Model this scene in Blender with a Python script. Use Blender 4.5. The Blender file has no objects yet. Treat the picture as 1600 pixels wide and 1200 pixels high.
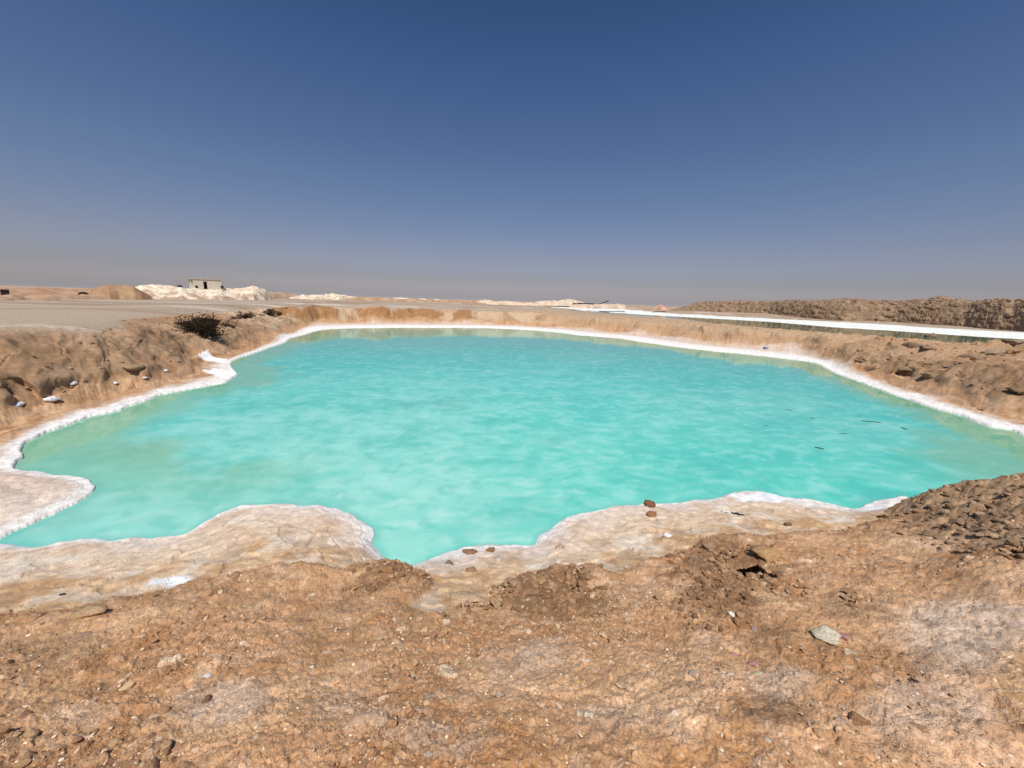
import bpy, bmesh, math, random
import numpy as np
R = math.radians
C = bpy.context.scene.collection
SC = bpy.context.scene
# ------------------------------------------------------------------ camera
H = 3.0; FPX = 601.0; PITCH = R(12.14); ROLL = R(1.79)
fw = np.array([0, math.cos(PITCH), -math.sin(PITCH)])
r0 = np.array([1., 0, 0]); u0 = np.cross(r0, fw)
rt = r0*math.cos(ROLL) + u0*math.sin(ROLL)
up = -r0*math.sin(ROLL) + u0*math.cos(ROLL)
cam = bpy.data.cameras.new('camera'); camo = bpy.data.objects.new('camera', cam); C.objects.link(camo)
cam.sensor_width = 36; cam.lens = FPX/1600*36; cam.clip_start = .05; cam.clip_end = 20000
from mathutils import Matrix, Vector
camo.matrix_world = Matrix(((rt[0], up[0], -fw[0], 0), (rt[1], up[1], -fw[1], 0), (rt[2], up[2], -fw[2], H), (0, 0, 0, 1)))
SC.camera = camo
# ------------------------------------------------------------------ light
SUN_EL = R(61); SUN_AZ = R(180)          # sun behind the photographer; azimuth measured from +Y clockwise
w = bpy.data.worlds.new('World'); SC.world = w; w.use_nodes = True
nt = w.node_tree; nt.nodes.clear()
out = nt.nodes.new('ShaderNodeOutputWorld'); bg = nt.nodes.new('ShaderNodeBackground')
sky = nt.nodes.new('ShaderNodeTexSky'); sky.sky_type = 'NISHITA'; sky.sun_disc = False
sky.sun_elevation = SUN_EL; sky.sun_rotation = SUN_AZ; sky.air_density = 1.0; sky.dust_density = 1.2; sky.ozone_density = 1.5; sky.altitude = 0
tc = nt.nodes.new('ShaderNodeTexCoord'); sp = nt.nodes.new('ShaderNodeSeparateXYZ')
nt.links.new(tc.outputs['Generated'], sp.inputs[0])
rp = nt.nodes.new('ShaderNodeValToRGB'); cr = rp.color_ramp
SKYR = [(-0.0, (1.60, 1.52, 1.85)), (.006, (1.25, 1.18, 1.48)), (.018, (1.03, .94, 1.19)), (.048, (.80, .70, .85)), (.11, (.80, .69, .80)), (.249, (.69, .72, .84)), (.418, (.54, .65, .87)), (.534, (.38, .54, .76)), (1.0, (.6, .75, .9))]
cr.elements[0].position = SKYR[0][0]; cr.elements[0].color = (*SKYR[0][1], 1)
cr.elements[1].position = SKYR[-1][0]; cr.elements[1].color = (*SKYR[-1][1], 1)
for p_, c_ in SKYR[1:-1]:
    e = cr.elements.new(p_); e.color = (*c_, 1)
nt.links.new(sp.outputs['Z'], rp.inputs[0])
mx = nt.nodes.new('ShaderNodeMix'); mx.data_type = 'RGBA'; mx.blend_type = 'MULTIPLY'; mx.inputs[0].default_value = 1
nt.links.new(sky.outputs[0], mx.inputs[6]); nt.links.new(rp.outputs[0], mx.inputs[7])
nt.links.new(mx.outputs[2], bg.inputs[0]); nt.links.new(bg.outputs[0], out.inputs[0])
bg.inputs[1].default_value = .09
sl = bpy.data.lights.new('sun', 'SUN'); sl.energy = 4.4; sl.angle = R(.55); sl.color = (1, .955, .89)
so = bpy.data.objects.new('sun', sl); C.objects.link(so)
sd_ = Vector((math.sin(SUN_AZ)*math.cos(SUN_EL), math.cos(SUN_AZ)*math.cos(SUN_EL), math.sin(SUN_EL)))
so.rotation_euler = sd_.to_track_quat('Z', 'Y').to_euler()
SC.view_settings.view_transform = 'Standard'; SC.view_settings.look = 'None'
SC.view_settings.exposure = 0; SC.view_settings.gamma = 1
# ------------------------------------------------------------------ noise
rng = np.random.RandomState(7)
PERM = rng.permutation(4096).astype(np.int32); GA = rng.rand(4096).astype(np.float32)*2*np.pi
GX = np.cos(GA); GY = np.sin(GA); RV = rng.rand(4, 4096).astype(np.float32)
def hsh(ix, iy, s=0):
    return PERM[(PERM[(ix + s*131) & 4095] + iy) & 4095]
def perlin(x, y, s=0):
    ix = np.floor(x).astype(np.int32); iy = np.floor(y).astype(np.int32)
    fx = (x-ix).astype(np.float32); fy = (y-iy).astype(np.float32)
    ux = fx*fx*fx*(fx*(fx*6-15)+10); uy = fy*fy*fy*(fy*(fy*6-15)+10)
    def g(dx, dy):
        h = hsh(ix+dx, iy+dy, s); return GX[h]*(fx-dx) + GY[h]*(fy-dy)
    a = g(0, 0); b = g(1, 0); c = g(0, 1); d = g(1, 1)
    return 1.5*((a+(b-a)*ux) + ((c+(d-c)*ux)-(a+(b-a)*ux))*uy)
def fbm(x, y, f, o=4, s=0, gain=.5):
    t = 0; a = 1; n = 0
    for i in range(o):
        t = t + a*perlin(x*f + 17.3*i, y*f - 9.1*i, s+i); n += a; a *= gain; f *= 2.03
    return t/n*1.6
def cells(x, y, f, s=0, jit=.9):
    """nearest feature point: distance to it, and four random values of that cell"""
    x = x*f; y = y*f
    ix = np.floor(x).astype(np.int32); iy = np.floor(y).astype(np.int32)
    best = np.full(x.shape, 9., np.float32); bh = np.zeros(x.shape, np.int32); bx = np.zeros(x.shape, np.float32); by = bx.copy()
    for dx in (-1, 0, 1):
        for dy in (-1, 0, 1):
            h = hsh(ix+dx, iy+dy, s)
            px = (ix+dx+.5+(RV[0][h]-.5)*jit-x).astype(np.float32); py = (iy+dy+.5+(RV[1][h]-.5)*jit-y).astype(np.float32)
            an = RV[2][h]*6.28; ca = np.cos(an); sa = np.sin(an)
            q = (px*ca+py*sa)*1.25; t = (-px*sa+py*ca)*.85
            d = q*q+t*t; m = d < best
            best = np.where(m, d, best); bh = np.where(m, h, bh)
    return np.sqrt(best), bh
def sstep(a, b, x):
    t = np.clip((x-a)/(b-a), 0, 1); return t*t*(3-2*t)
def stones(x, y, f, cover, s, flat=.55):
    """pebbles: rounded bumps in the cells whose random value is under cover; returns height (in metres) and mask, hash"""
    d, h = cells(x, y, f, s)
    rr = .16+.30*RV[3][h]
    on = RV[2][(h*7+3) & 4095] < cover
    e = 1-(d/rr)**2
    hh = np.where(on & (e > 0), np.sqrt(np.clip(e, 0, 1))**.8*rr/f*flat, 0)
    return hh.astype(np.float32), (on & (e > 0)), h
# ------------------------------------------------------------------ pixels to world
def ray(px, py):
    d = fw*FPX + rt*(px-800) - up*(py-600)
    return d/np.linalg.norm(d)
def at(px, py, z=0.):
    d = ray(px, py); t = (z-H)/d[2]
    return np.array([d[0]*t, d[1]*t, z])
# pool outline, photograph pixels at z = 0, then a few world points outside the frame
POOL = [(505,515),(540,513),(600,512),(680,512),(740,512),(800,514),(860,518),(900,523),(960,528),(1000,534),(1050,541),(1100,547),(1150,552),(1200,557),(1240,562),(1270,567),
 (1284,573),(1302,583),(1350,601),(1400,618),(1450,636),(1500,650),(1550,667),(1600,684)]
POOLW = [(8.2,5.4),(9.6,4.6),(9.9,3.7),(8.4,3.2),(6.8,3.0)]
POOL2 = [(1600,792),(1540,790),(1480,788),(1430,783),(1415,775),(1400,776),(1368,782),(1352,789),(1342,795),(1325,795),(1310,792),(1280,785),(1255,779),(1236,780),(1214,774),(1190,769),(1150,770),(1120,777),(1096,783),(1060,787),(1030,789),
 (1000,789),(965,792),(930,797),(900,806),(870,820),(847,838),(838,850),(834,856),(800,853),(750,854),(710,862),(680,872),(655,881),(638,890),(620,892),(606,882),(598,871),(583,850),(585,838),(579,825),(560,812),(535,801),(510,793),(480,792),(460,789),
 (430,788),(390,791),(350,800),(320,815),(300,829),(275,840),(230,842),(165,845),(155,842),(130,842),(100,846),(70,855),(40,855),(0,852),(-60,858),(-90,850),(-60,848),(-20,846),(0,843),(40,824),(75,810),(105,797),(130,783),(145,771),(150,762),(147,755),
 (127,745),(100,741),(80,738),(58,735),(40,735),(26,733),(29,722),(43,714),(40,700),(55,687),(90,672),(130,656),(150,649),(190,641),(210,632),(250,618),(300,609),(340,600),(358,592),(372,585),(362,577),(356,569),(372,561),(390,555),(410,548),(430,541),(448,535),(455,528),(480,522)]
def catmull(P, n=4):
    P = np.array(P, float); N = len(P); o = []
    for i in range(N):
        a, b, c, d = P[(i-1) % N], P[i], P[(i+1) % N], P[(i+2) % N]
        for k in range(n):
            t = k/n
            o.append(.5*((2*b)+(c-a)*t+(2*a-5*b+4*c-d)*t*t+(3*b-a-3*c+d)*t**3))
    return np.array(o)
pool = [at(*p)[:2] for p in POOL]+[np.array(p) for p in POOLW]+[at(*p)[:2] for p in POOL2]
pool = catmull(pool, 2)
# canal behind the right bank
CAN = [(905,484.5),(960,489),(1020,492.5),(1120,498),(1200,502.5),(1300,511),(1400,517),(1500,524),(1600,530)]
canf = [at(*p)[:2] for p in CAN]; canf.append(canf[-1]+(canf[-1]-canf[-2])*1.6)
def offs(P, d):
    o = []
    for i, p in enumerate(P):
        t = P[min(i+1, len(P)-1)]-P[max(i-1, 0)]; t = t/np.linalg.norm(t)
        n = np.array([t[1], -t[0]]); n = n if np.dot(n, p) < 0 else -n
        o.append(p+n*d[i])
    return o
canal = np.array(canf + offs(canf, [2,7,14,19,22,24,26,27,28,30])[::-1])
def sdf(P, x, y):
    sh = x.shape; x = x.ravel(); y = y.ravel(); o = np.empty(x.size, np.float32); P = np.array(P)
    Q = np.roll(P, -1, 0)
    for c in range(0, x.size, 200000):
        X = x[c:c+200000].astype(np.float32); Y = y[c:c+200000].astype(np.float32)
        best = np.full(X.shape, 1e9, np.float32); ins = np.zeros(X.shape, bool)
        for (ax, ay), (bx, by) in zip(P, Q):
            ex, ey = bx-ax, by-ay; L = ex*ex+ey*ey+1e-12
            px = X-np.float32(ax); py = Y-np.float32(ay)
            t = np.clip((px*ex+py*ey)/L, 0, 1)
            dd = (px-t*ex)**2+(py-t*ey)**2
            best = np.minimum(best, dd)
            cnd = (ay > Y) != (by > Y)
            if cnd.any():
                ins ^= cnd & (X < (bx-ax)*(Y-ay)/((by-ay) if by != ay else 1e-9)+ax)
        o[c:c+200000] = np.where(ins, -1, 1)*np.sqrt(best)
    return o.reshape(sh)
# ------------------------------------------------------------------ broad terrain: control heights
CT = []   # (az, v, z)
def toq(x, y):
    r = np.hypot(x, y); return np.arctan2(x, y), np.log(r+.4)
def cp(px, py, z):
    p = at(px, py, z); a, v = toq(p[0], p[1]); CT.append((a, v, z))
def cw(x, y, z):
    a, v = toq(x, y); CT.append((a, v, z))
for i in range(0, len(pool), 5):
    cw(pool[i][0], pool[i][1], .06)
for t in [  # near shelf and the loose earth above it
 (0,890,.20),(0,955,.42),(100,945,.42),(100,890,.18),(200,925,.40),(200,880,.17),(300,905,.40),(300,865,.18),(400,886,.38),(400,830,.18),(460,880,.36),(470,830,.17),(530,882,.34),(540,840,.15),
 (575,884,.36),(610,882,.34),(650,893,.30),(690,905,.34),(600,930,.52),(540,960,.58),(730,880,.17),(740,930,.42),(780,890,.26),(800,870,.14),(850,880,.22),(850,905,.42),
 (900,890,.42),(960,893,.44),(900,930,.55),(830,940,.52),(900,850,.14),(930,870,.24),(1000,815,.15),(1000,860,.28),(1060,850,.34),(1110,842,.42),(1060,885,.5),(1150,800,.16),(1150,850,.5),(1180,890,.62),
 (1250,805,.24),(1250,850,.48),(1330,812,.30),(1300,850,.5),(1390,805,.42),(1380,850,.6),(1300,920,.8),
 (1400,780,.45),(1430,767,.66),(1500,756,.86),(1560,748,1.02),(1600,741,1.12),(1480,800,.74),(1500,840,.82),(1590,800,1.1),(1590,860,1.14),(1480,880,.85),(1700,735,1.25),(1700,860,1.25),
 (0,1200,1.12),(200,1200,1.2),(400,1200,1.26),(600,1200,1.32),(800,1200,1.36),(1000,1200,1.38),(1200,1200,1.38),(1400,1200,1.34),(1600,1200,1.3),
 (0,1040,.78),(200,1040,.84),(400,1020,.86),(600,1020,.9),(800,1020,.92),(1000,1020,.98),(1200,1010,1.02),(1400,1000,1.05),(1600,1000,1.15),(400,940,.6),(200,980,.62),(700,970,.66),(1000,940,.72),(1100,920,.72),(1500,930,1.0),
 (-300,1100,.9),(1900,1000,1.2),
 # left tongue and beach and bank
 (0,780,.14),(60,775,.14),(-80,790,.2),(0,720,.12),(0,680,.24),(50,665,.24),(100,640,.26),(150,630,.22),(200,612,.24),(250,600,.22),(300,590,.2),(330,575,.2),(345,560,.18),(380,550,.16),(420,535,.16),(460,525,.15),
 (0,640,.42),(60,618,.42),(130,604,.40),(200,590,.38),(260,574,.36),(300,556,.36),(340,545,.34),(400,527,.3),(440,514,.3),(480,508,.26),
 (0,600,.85),(60,585,.9),(130,570,.9),(200,560,.85),(260,545,.85),(300,533,.8),(340,522,.8),(380,510,.8),(420,501,.75),
 (0,555,1.15),(80,545,1.2),(160,535,1.2),(230,520,1.2),(290,505,1.1),(340,500,1.15),(400,492,1.15),(0,510,1.38),(100,500,1.4),(200,492,1.4),(300,486,1.4),(380,482,1.4),(430,481,1.38),
 (0,480,1.4),(150,478,1.4),(300,475,1.4),(420,473,1.4),
 # far bank
 (440,494,.8),(470,476,1.45),(500,477,1.4),(540,482,1.35),(490,500,.45),(550,503,.25),(600,484,1.35),(560,490,.9),(660,485,1.35),(700,486,1.3),(620,503,.28),(700,503,.25),(620,495,.75),(700,496,.7),(480,467.5,1.4),(600,471,1.4),(720,474,1.35),
 (760,485,1.2),(760,506,.22),(820,486,1.15),(830,508,.24),(900,491,1.1),(900,511,.26),(960,495,1.1),(960,516,.26),(1020,499,1.12),(1030,525,.28),(1100,505,1.12),(1100,534,.28),(1170,511,1.15),(1170,542,.28),(1230,517,1.15),(1240,550,.28),
 (760,495,.7),(830,497,.7),(900,501,.7),(960,505,.7),(1030,511,.7),(1100,519,.7),(1170,526,.75),(1240,534,.75),
 (1300,523,1.2),(1300,545,.75),(1310,568,.3),(1360,524,1.4),(1360,550,.95),(1350,580,.34),(1420,526,1.55),(1420,555,1.0),(1410,600,.34),(1500,527,1.7),(1500,565,1.2),(1480,610,.5),(1480,625,.32),(1560,530,1.8),(1560,580,1.2),(1560,635,.45),(1600,529,1.85),(1600,580,1.3),(1600,632,.6),(1600,655,.3),(1560,650,.25),(1700,530,2.0),(1700,650,.9),(1700,690,.3),
 (900,483,1.1),(960,487,1.05),(1040,493,1.05),(1150,500,1.05),(1240,508,1.1)]:
    if t[1] < 645 and t[0] > 440 and .2 < t[2] < .36: t = (t[0], t[1], .13)
    if t[1] < 700 and t[2] > .4:
        zz_ = .4+(t[2]-.4)*(1.3 if t[0] < 1290 else 1.12)
        pass
        t = (t[0], t[1]+(6 if t[0] > 1350 and t[1] < 533 else 0), min(zz_, 1.72 if t[0] < 1290 else 1.55))
    cp(*t)
for px, D, z_ in [(1040,48,1.1),(1040,62,.8),(1120,42,.75),(1120,55,.4),(1200,38,.7),(1200,50,.3),(1290,34,.7),(1290,46,.2),(1400,34,.6),(1400,46,.2),(1500,30,.6),(1500,42,.2),(1600,26,.7),(1600,38,.2),(1700,24,.6)]:
    q = ray(px, 500); q = q[:2]/np.hypot(*q[:2]); cw(q[0]*D, q[1]*D, z_)
for k in range(-100, 101, 10):
    a = R(k); far = (90, 200, 800, 4500)
    for r_ in far:
        if k > 2 and r_ < 150: continue
        CT.append((a, math.log(r_+.4), 1.7 if k < 5 else 1.35))
    CT.append((a, math.log(.4+.05), 1.45)); CT.append((a, math.log(.4+.6), 1.42))
    if abs(k) > 62:
        for r_ in (1.5, 3): CT.append((a, math.log(r_+.4), 1.4))
for x, y in [(12,2),(14,4),(16,8),(-9,2),(-12,4),(-16,8),(-8,1)]: cw(x, y, 1.2)
CT = np.array(CT); K = len(CT)
def kern(d2): return (d2+1e-9)**.75
Q = CT[:, :2]*np.array([1.6, 1.0])
A = kern(((Q[:, None]-Q[None])**2).sum(-1)) - np.eye(K)*0
A += np.eye(K)*(-.004)
B = np.zeros((K+3, K+3)); B[:K, :K] = A; B[:K, K] = 1; B[:K, K+1:] = Q; B[K, :K] = 1; B[K+1:, :K] = Q.T
W = np.linalg.solve(B, np.concatenate([CT[:, 2], [0, 0, 0]]))
GAZ = np.linspace(R(-101), R(101), 360); GV = np.linspace(math.log(.4), math.log(5200), 460)
ga, gv = np.meshgrid(GAZ*1.6, GV, indexing='ij')
TG = W[K] + W[K+1]*ga + W[K+2]*gv
for i in range(K): TG = TG + W[i]*kern((ga-Q[i, 0])**2+(gv-Q[i, 1])**2)
def T(x, y):
    a, v = toq(np.asarray(x, float), np.asarray(y, float))
    fa = (np.clip(a, GAZ[0]+1e-6, GAZ[-1]-1e-6)-GAZ[0])/(GAZ[1]-GAZ[0]); fv = (np.clip(v, GV[0]+1e-6, GV[-1]-1e-6)-GV[0])/(GV[1]-GV[0])
    i = np.floor(fa).astype(int); j = np.floor(fv).astype(int); fa = fa-i; fv = fv-j
    z = (TG[i, j]*(1-fa)+TG[i+1, j]*fa)*(1-fv)+(TG[i, j+1]*(1-fa)+TG[i+1, j+1]*fa)*fv
    k = sstep(R(95), R(120), np.abs(a)); z = z*(1-k)+1.42*k
    k = sstep(60, 150, np.hypot(x, y)); return z*(1-k)+1.68*k
def azp(px):
    q = ray(px, 500); return math.atan2(q[0], q[1])
BPX = [azp(p) for p in (420, 450, 500, 600, 700, 760, 800, 900, 1000, 1100, 1200, 1260, 1300, 1360)]
BWS = [1.5, 2.5, 4.6, 5., 5., 5., 5., 4.6, 4.2, 4., 3.8, 3., 1.6, .8]
BHT = [1.70, 1.70, 1.70, 1.70, 1.68, 1.62, 1.55, 1.5, 1.48, 1.42, 1.42, 1.42, 1.42, 1.42]
def bank_profile(x, y, sp, sc):
    a = np.arctan2(x, y); ws = np.interp(a, BPX, BWS); ht = np.interp(a, BPX, BHT)
    ws = ws + fbm(x, y, .22, 3, 67)*.8; rise = 3.8+fbm(x, y, .25, 3, 68)*2.0; ht = ht+fbm(x, y, .16, 3, 69)*.16
    zb = .05+.05*np.clip(sp/5, 0, 1)+(ht-.1)*sstep(0, 1, (sp-ws)/rise)**.8
    back = sstep(azp(740), azp(800), a)
    zb = zb - back*.012*np.clip(sp-ws-rise, 0, 30)
    near_side = (a > azp(860)) & (np.hypot(x, y) < np.interp(a, CAZ, CRR))
    zb = np.where(near_side & (sc > 0) & (sc < 40), np.minimum(zb, .1+.038*sc), zb)
    fs = sstep(azp(830), azp(900), a)*(np.hypot(x, y) >= np.interp(a, CAZ, CRR)-1)
    flatz = .12+1.25*sstep(38, 75, sc)
    zb = zb*(1-fs)+flatz*fs
    return zb
def TB(x, y, sp=None, sc=None):
    z = T(x, y)
    if sp is None: sp = sdf(pool, x, y); sc = sdf(canal, x, y)
    a = np.arctan2(x, y); r = np.hypot(x, y)
    k = sstep(azp(425), azp(475), a)*(1-sstep(azp(1290), azp(1345), a)*(1-sstep(36, 44, r)))*(np.asarray(y) > 0)
    k = k*sstep(18, 21, r)*(sp > -3)
    zb = bank_profile(x, y, sp, sc); k2 = sstep(150, 260, r); zb = zb*(1-k2)+np.where(a > azp(850), 1.4, 1.68)*k2
    return z*(1-k)+zb*k
_c = np.array(canf); _a = np.arctan2(_c[:, 0], _c[:, 1]); _o = np.argsort(_a); CAZ = _a[_o]; CRR = np.hypot(_c[:, 0], _c[:, 1])[_o]
def hit(px, py):
    """first point of the broad terrain seen through a pixel"""
    d = ray(px, py); ts = np.exp(np.linspace(math.log(.8), math.log(400), 3000))
    X = d[0]*ts; Y = d[1]*ts; Z = H+d[2]*ts; t = np.maximum(TB(X, Y), 0)
    k = np.argmax(Z < t)
    return np.array([X[k], Y[k]]) if (Z < t).any() else at(px, py, 1.3)[:2]
# loose brown earth of the foreground: its outline in the picture, dropped on the terrain
BRN = [(-250,960),(-100,962),(0,957),(60,950),(110,952),(150,940),(200,930),(260,918),(300,906),(350,897),(400,886),(440,880),(500,880),(540,884),(575,879),(610,880),(640,884),(668,893),(680,905),(660,930),(640,945),(690,962),(740,958),(765,935),(790,905),(830,895),(870,888),(905,887),
 (915,885),(940,892),(975,895),(1000,880),(1050,868),(1085,852),(1105,838),(1140,835),(1180,838),(1240,832),(1300,828),(1345,822),(1385,800),(1400,778),(1430,768),(1500,757),(1560,749),(1600,742),(1750,735)]
brn = [hit(*p) for p in BRN]
brn = np.array([np.array((-9., .5))] + brn + [np.array((12., 1.)), np.array((10., -10.)), np.array((-10., -10.))])
# pits and mounds: px, py, half width px, half height px, metres, sharpness
FEAT = [(315,508,36,15,-.55,1),(385,494,20,6,-.35,1),(427,490,13,6,-.35,1),(95,577,30,8,-.14,1),(205,581,16,4,-.2,1),(35,598,36,4,-.10,1),(200,560,26,8,.12,0),
 (300,493,40,6,.12,0),(552,925,17,5,-.07,1),(600,893,45,14,.05,0),(745,950,28,6,-.09,1),(897,912,9,18,-.16,1),(850,916,14,6,-.08,1),(790,925,18,10,-.07,1),(868,892,26,10,.04,0),(930,900,26,14,.05,0),
 (1162,884,32,20,-.26,1),(1192,902,20,9,-.16,1),(1195,868,26,9,.06,0),(1105,850,22,12,.05,0),(1250,930,14,8,-.05,1),(1330,945,12,10,-.05,1),(1380,805,16,6,-.08,1),(1585,868,18,8,-.12,1),
 (1000,905,40,14,-.05,0),(1440,575,16,4,-.2,1),(1415,583,20,5,-.24,1),(1340,563,16,4,-.15,1),(120,650,30,4,-.04,1),(1400,560,26,4,-.18,1),(1350,575,22,4,-.16,1),(1575,552,26,4,-.15,1),(1450,548,22,3,-.14,1),(1500,538,18,3,-.12,1)]
FW = []
for px, py, hw, hh, dz, sh in FEAT:
    c = hit(px, py); a = hit(px+hw, py); b = hit(px, py+hh)
    FW.append((c, a-c, b-c, dz, sh))
OMC = []
for px, hw, D, hb in ((488, 36, 47., .42), (586, 27, 47.5, .42), (655, 31, 48.5, .36), (722, 12, 49.5, .2)):
    q = ray(px, 500); q = q[:2]/np.hypot(*q[:2]); c_ = q*D; wm = hw*D/601; OMC.append((c_[0], c_[1], wm)); FW.append((c_, np.array([wm*.75, 0]), np.array([0, -3.0]), hb, 0))
TNG = np.array([at(*p, .1)[:2] for p in [(-120,700),(30,690),(60,732),(160,745),(160,780),(60,830),(0,848),(-120,850)]])
def patch(px, py, hw, hh, wt):
    c = hit(px, py); return (c, hit(px+hw, py)-c, hit(px, py+hh)-c, wt)
PATD = [patch(*q) for q in ((855, 925, 85, 40, .9), (905, 960, 60, 22, .6), (615, 900, 62, 20, .9), (545, 945, 30, 35, .5), (1130, 890, 90, 52, .9), (1120, 945, 65, 48, .8), (1205, 1000, 50, 25, .65), (1200, 1125, 55, 38, .75), (1340, 950, 60, 30, .4), (70, 1030, 110, 40, .35), (520, 1000, 80, 30, .3), (300, 935, 120, 16, .35))]
PATP = [patch(*q) for q in ((1500, 985, 130, 60, .75), (1430, 1120, 110, 60, .5), (345, 1110, 80, 45, .6), (830, 1040, 70, 35, .5), (1215, 1075, 50, 25, .55), (960, 1130, 90, 35, .4), (120, 1120, 60, 25, .35), (560, 1110, 60, 40, .35), (700, 1170, 90, 25, .4), (1100, 1010, 40, 25, .3))]
MND = np.array([hit(*q) for q in ((1388, 802), (1400, 782), (1430, 768), (1500, 757), (1560, 749), (1640, 742), (1700, 800), (1640, 880), (1560, 868), (1480, 862), (1420, 835))])
SPOLY = [np.array([hit(*p) for p in q]) for q in ([(309,543),(322,542),(338,552),(356,560),(352,566),(335,560),(318,551)], [(318,573),(338,572),(372,584),(355,591),(335,584)], [(236,905),(262,903),(300,906),(270,913),(240,915)], [(1142,772),(1190,768),(1230,779),(1210,784),(1160,784)], [(1352,790),(1372,781),(1412,775),(1400,785),(1365,791)])]
def terrain(x, y, fine=True, color=True):
    r = np.hypot(x, y); L = np.clip(r, .6, 80)
    wx = x + fbm(x, y, .9, 3, 40)*.05*L**.9*.6; wy = y + fbm(x, y, .9, 3, 50)*.05*L**.9*.6
    sp_ = sdf(pool, x, y); sc_ = sdf(canal, x, y)
    k = np.minimum(.012*L, .25)
    # ragged, scalloped salt edge
    sp_ = sp_ + fbm(x/L, y/L, 14, 3, 3)*k*.8 + fbm(x, y, 3.2, 3, 4)*.022
    z = TB(x, y, sp_, sc_).astype(np.float32)
    aq = np.arctan2(x, y); kr = sstep(azp(1340), azp(1420), aq)*sstep(6.5, 8.5, r)*sstep(4.4, 5.2, y)*(aq < 1.9); kl = (1-sstep(azp(400), azp(450), aq))*sstep(6.5, 8, r)*(aq > -1.9)
    spn = np.maximum(sp_+fbm(x, y, .5, 3, 72)*.25, 0)
    z = np.where(kr > 0, z*(1-kr)+kr*np.minimum(z, .05+.05*spn+.62*np.maximum(spn-1.1, 0)), z)
    z = np.where(kl > 0, z*(1-kl)+kl*np.minimum(z, .05+.10*spn+.60*np.maximum(spn-.9, 0)), z).astype(np.float32)
    sb = -sdf(brn, x, y)               # > 0 inside the brown earth
    sb = sb + fbm(x, y, 2.2, 4, 60)*.07 + fbm(x, y, 11, 3, 64)*.02
    near = sstep(14, 7, r); fg = sstep(-.02, .03, sb)*near
    bank = sstep(.34, .60, z + fbm(x, y, .5, 4, 70)*.06)*(1-near*(1-sstep(7, 10, r)))*(1-fg)
    bank = np.where(r < 6.5, 0, bank); flat = sstep(1.50, 1.66, z)*sstep(14, 22, r)*(x < 2)
    flat = np.maximum(flat, sstep(60, 90, r)); rough = bank*(1-flat*.93)
    beach = (1-bank)*(1-fg)
    # large lumps on the banks
    z = z + rough*(fbm(x, y, .45, 4, 80)*.12 + .07*np.abs(fbm(x, y, 1.6, 4, 90)) + fbm(x, y, 4.5, 4, 95)*.06)
    dsh, hsh_ = cells(wx, wy, 1.1, 11); lump = np.clip(1-(dsh/.62)**2, 0, 1)*RV[3][hsh_]
    z = z + rough*lump*np.where(x < 0, .05, .12)
    dsh2, hsh2 = cells(wx, wy, 3.1, 12); z = z + rough*np.clip(1-(dsh2/.6)**2, 0, 1)*RV[3][hsh2]*.07
    right = sstep(8, 14, x)
    dsh3, hsh3 = cells(x*1., y*1., .75, 13); z = z + rough*right*np.where(RV[1][hsh3] > .5, np.clip(1-(dsh3/.45)**4, 0, 1)*.14, 0)
    # pits and mounds
    OX = np.zeros_like(z); OY = np.zeros_like(z)
    for c, a, b, dz, sh in FW:
        R2 = (np.hypot(*a)+np.hypot(*b))*2.2; m = (np.abs(x-c[0]) < R2) & (np.abs(y-c[1]) < R2)
        if not m.any(): continue
        M = np.array([[a[0], b[0]], [a[1], b[1]]]); Mi = np.linalg.inv(M)
        X = x[m]-c[0]; Y = y[m]-c[1]; q = Mi[0, 0]*X+Mi[0, 1]*Y; t = Mi[1, 0]*X+Mi[1, 1]*Y
        s_ = 1/np.hypot(*a); d = np.sqrt(q*q+t*t)*(1+.25*fbm(x[m], y[m], 1.2*s_, 2, 33))
        z[m] += dz*(1-sstep(.5, 1.0, d) if sh else np.exp(-d*d*1.6)*sstep(4., 6.5, np.maximum(sp_[m], 0) if r[m].mean() > 20 else np.full(d.shape, 9.)))
        if sh:
            wgt = sstep(.72, .97, d)*(1-sstep(1.05, 1.9, d))*sstep(.15, -.45, t)
            bl = np.hypot(*b); ln = min((1.0 if abs(c[1]) < 7 else .55)*bl, .9*abs(dz)+.3*bl)
            OX[m] += wgt*b[0]/bl*ln; OY[m] += wgt*b[1]/bl*ln
    # layered ledges of the beaches and the crust
    hgt = np.where(r > 7, .05, .026)
    zz = z/hgt + fbm(x, y, .5, 3, 21)*1.2 + fbm(x/L, y/L, 6, 2, 22)*.25
    fz = zz-np.floor(zz); st = np.floor(zz)+sstep(.55, .95, fz)
    kt = beach*sstep(.03, .12, z)*np.where(r < 8, .30*sstep(.3, .12, sp_), .8)
    z = z + kt*((st-zz)*hgt)
    crust = (1-fg)*near
    z = z + crust*(fbm(x, y, 2.6, 4, 24)*.018 + fbm(x, y, 9, 3, 25)*.006) + beach*(1-near)*fbm(x, y, 2.5, 4, 26)*.03
    stra = perlin((sp_+fbm(x, y, .9, 3, 73)*.16)*6.5, r*.55+fbm(x, y, .3, 2, 74), 75)*beach*sstep(7, 8, r)*sstep(30, 20, r)*sstep(.25, .5, sp_)
    z = z + stra*.022
    # cracks of the crust
    dc, hc = cells(x + fbm(x, y, 4, 3, 27)*.08, y + fbm(x, y, 4, 3, 28)*.08, 2.3, 14)
    edge = sstep(.47, .53, dc)*(RV[3][hc] > .35)*sstep(.10, .16, z)
    rim = 0
    for o_, s_ in ((.13, 76), (.24, 77), (.40, 78), (.62, 79)):
        rim = np.maximum(rim, np.exp(-((sp_-o_-fbm(x, y, 1.1, 3, s_)*.09)/(.005+.007*o_))**2)*sstep(-.15, .15, fbm(x, y, .8, 3, s_+4)))
    rim = rim*crust
    z = z - crust*edge*.020 - rim*.014
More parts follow.
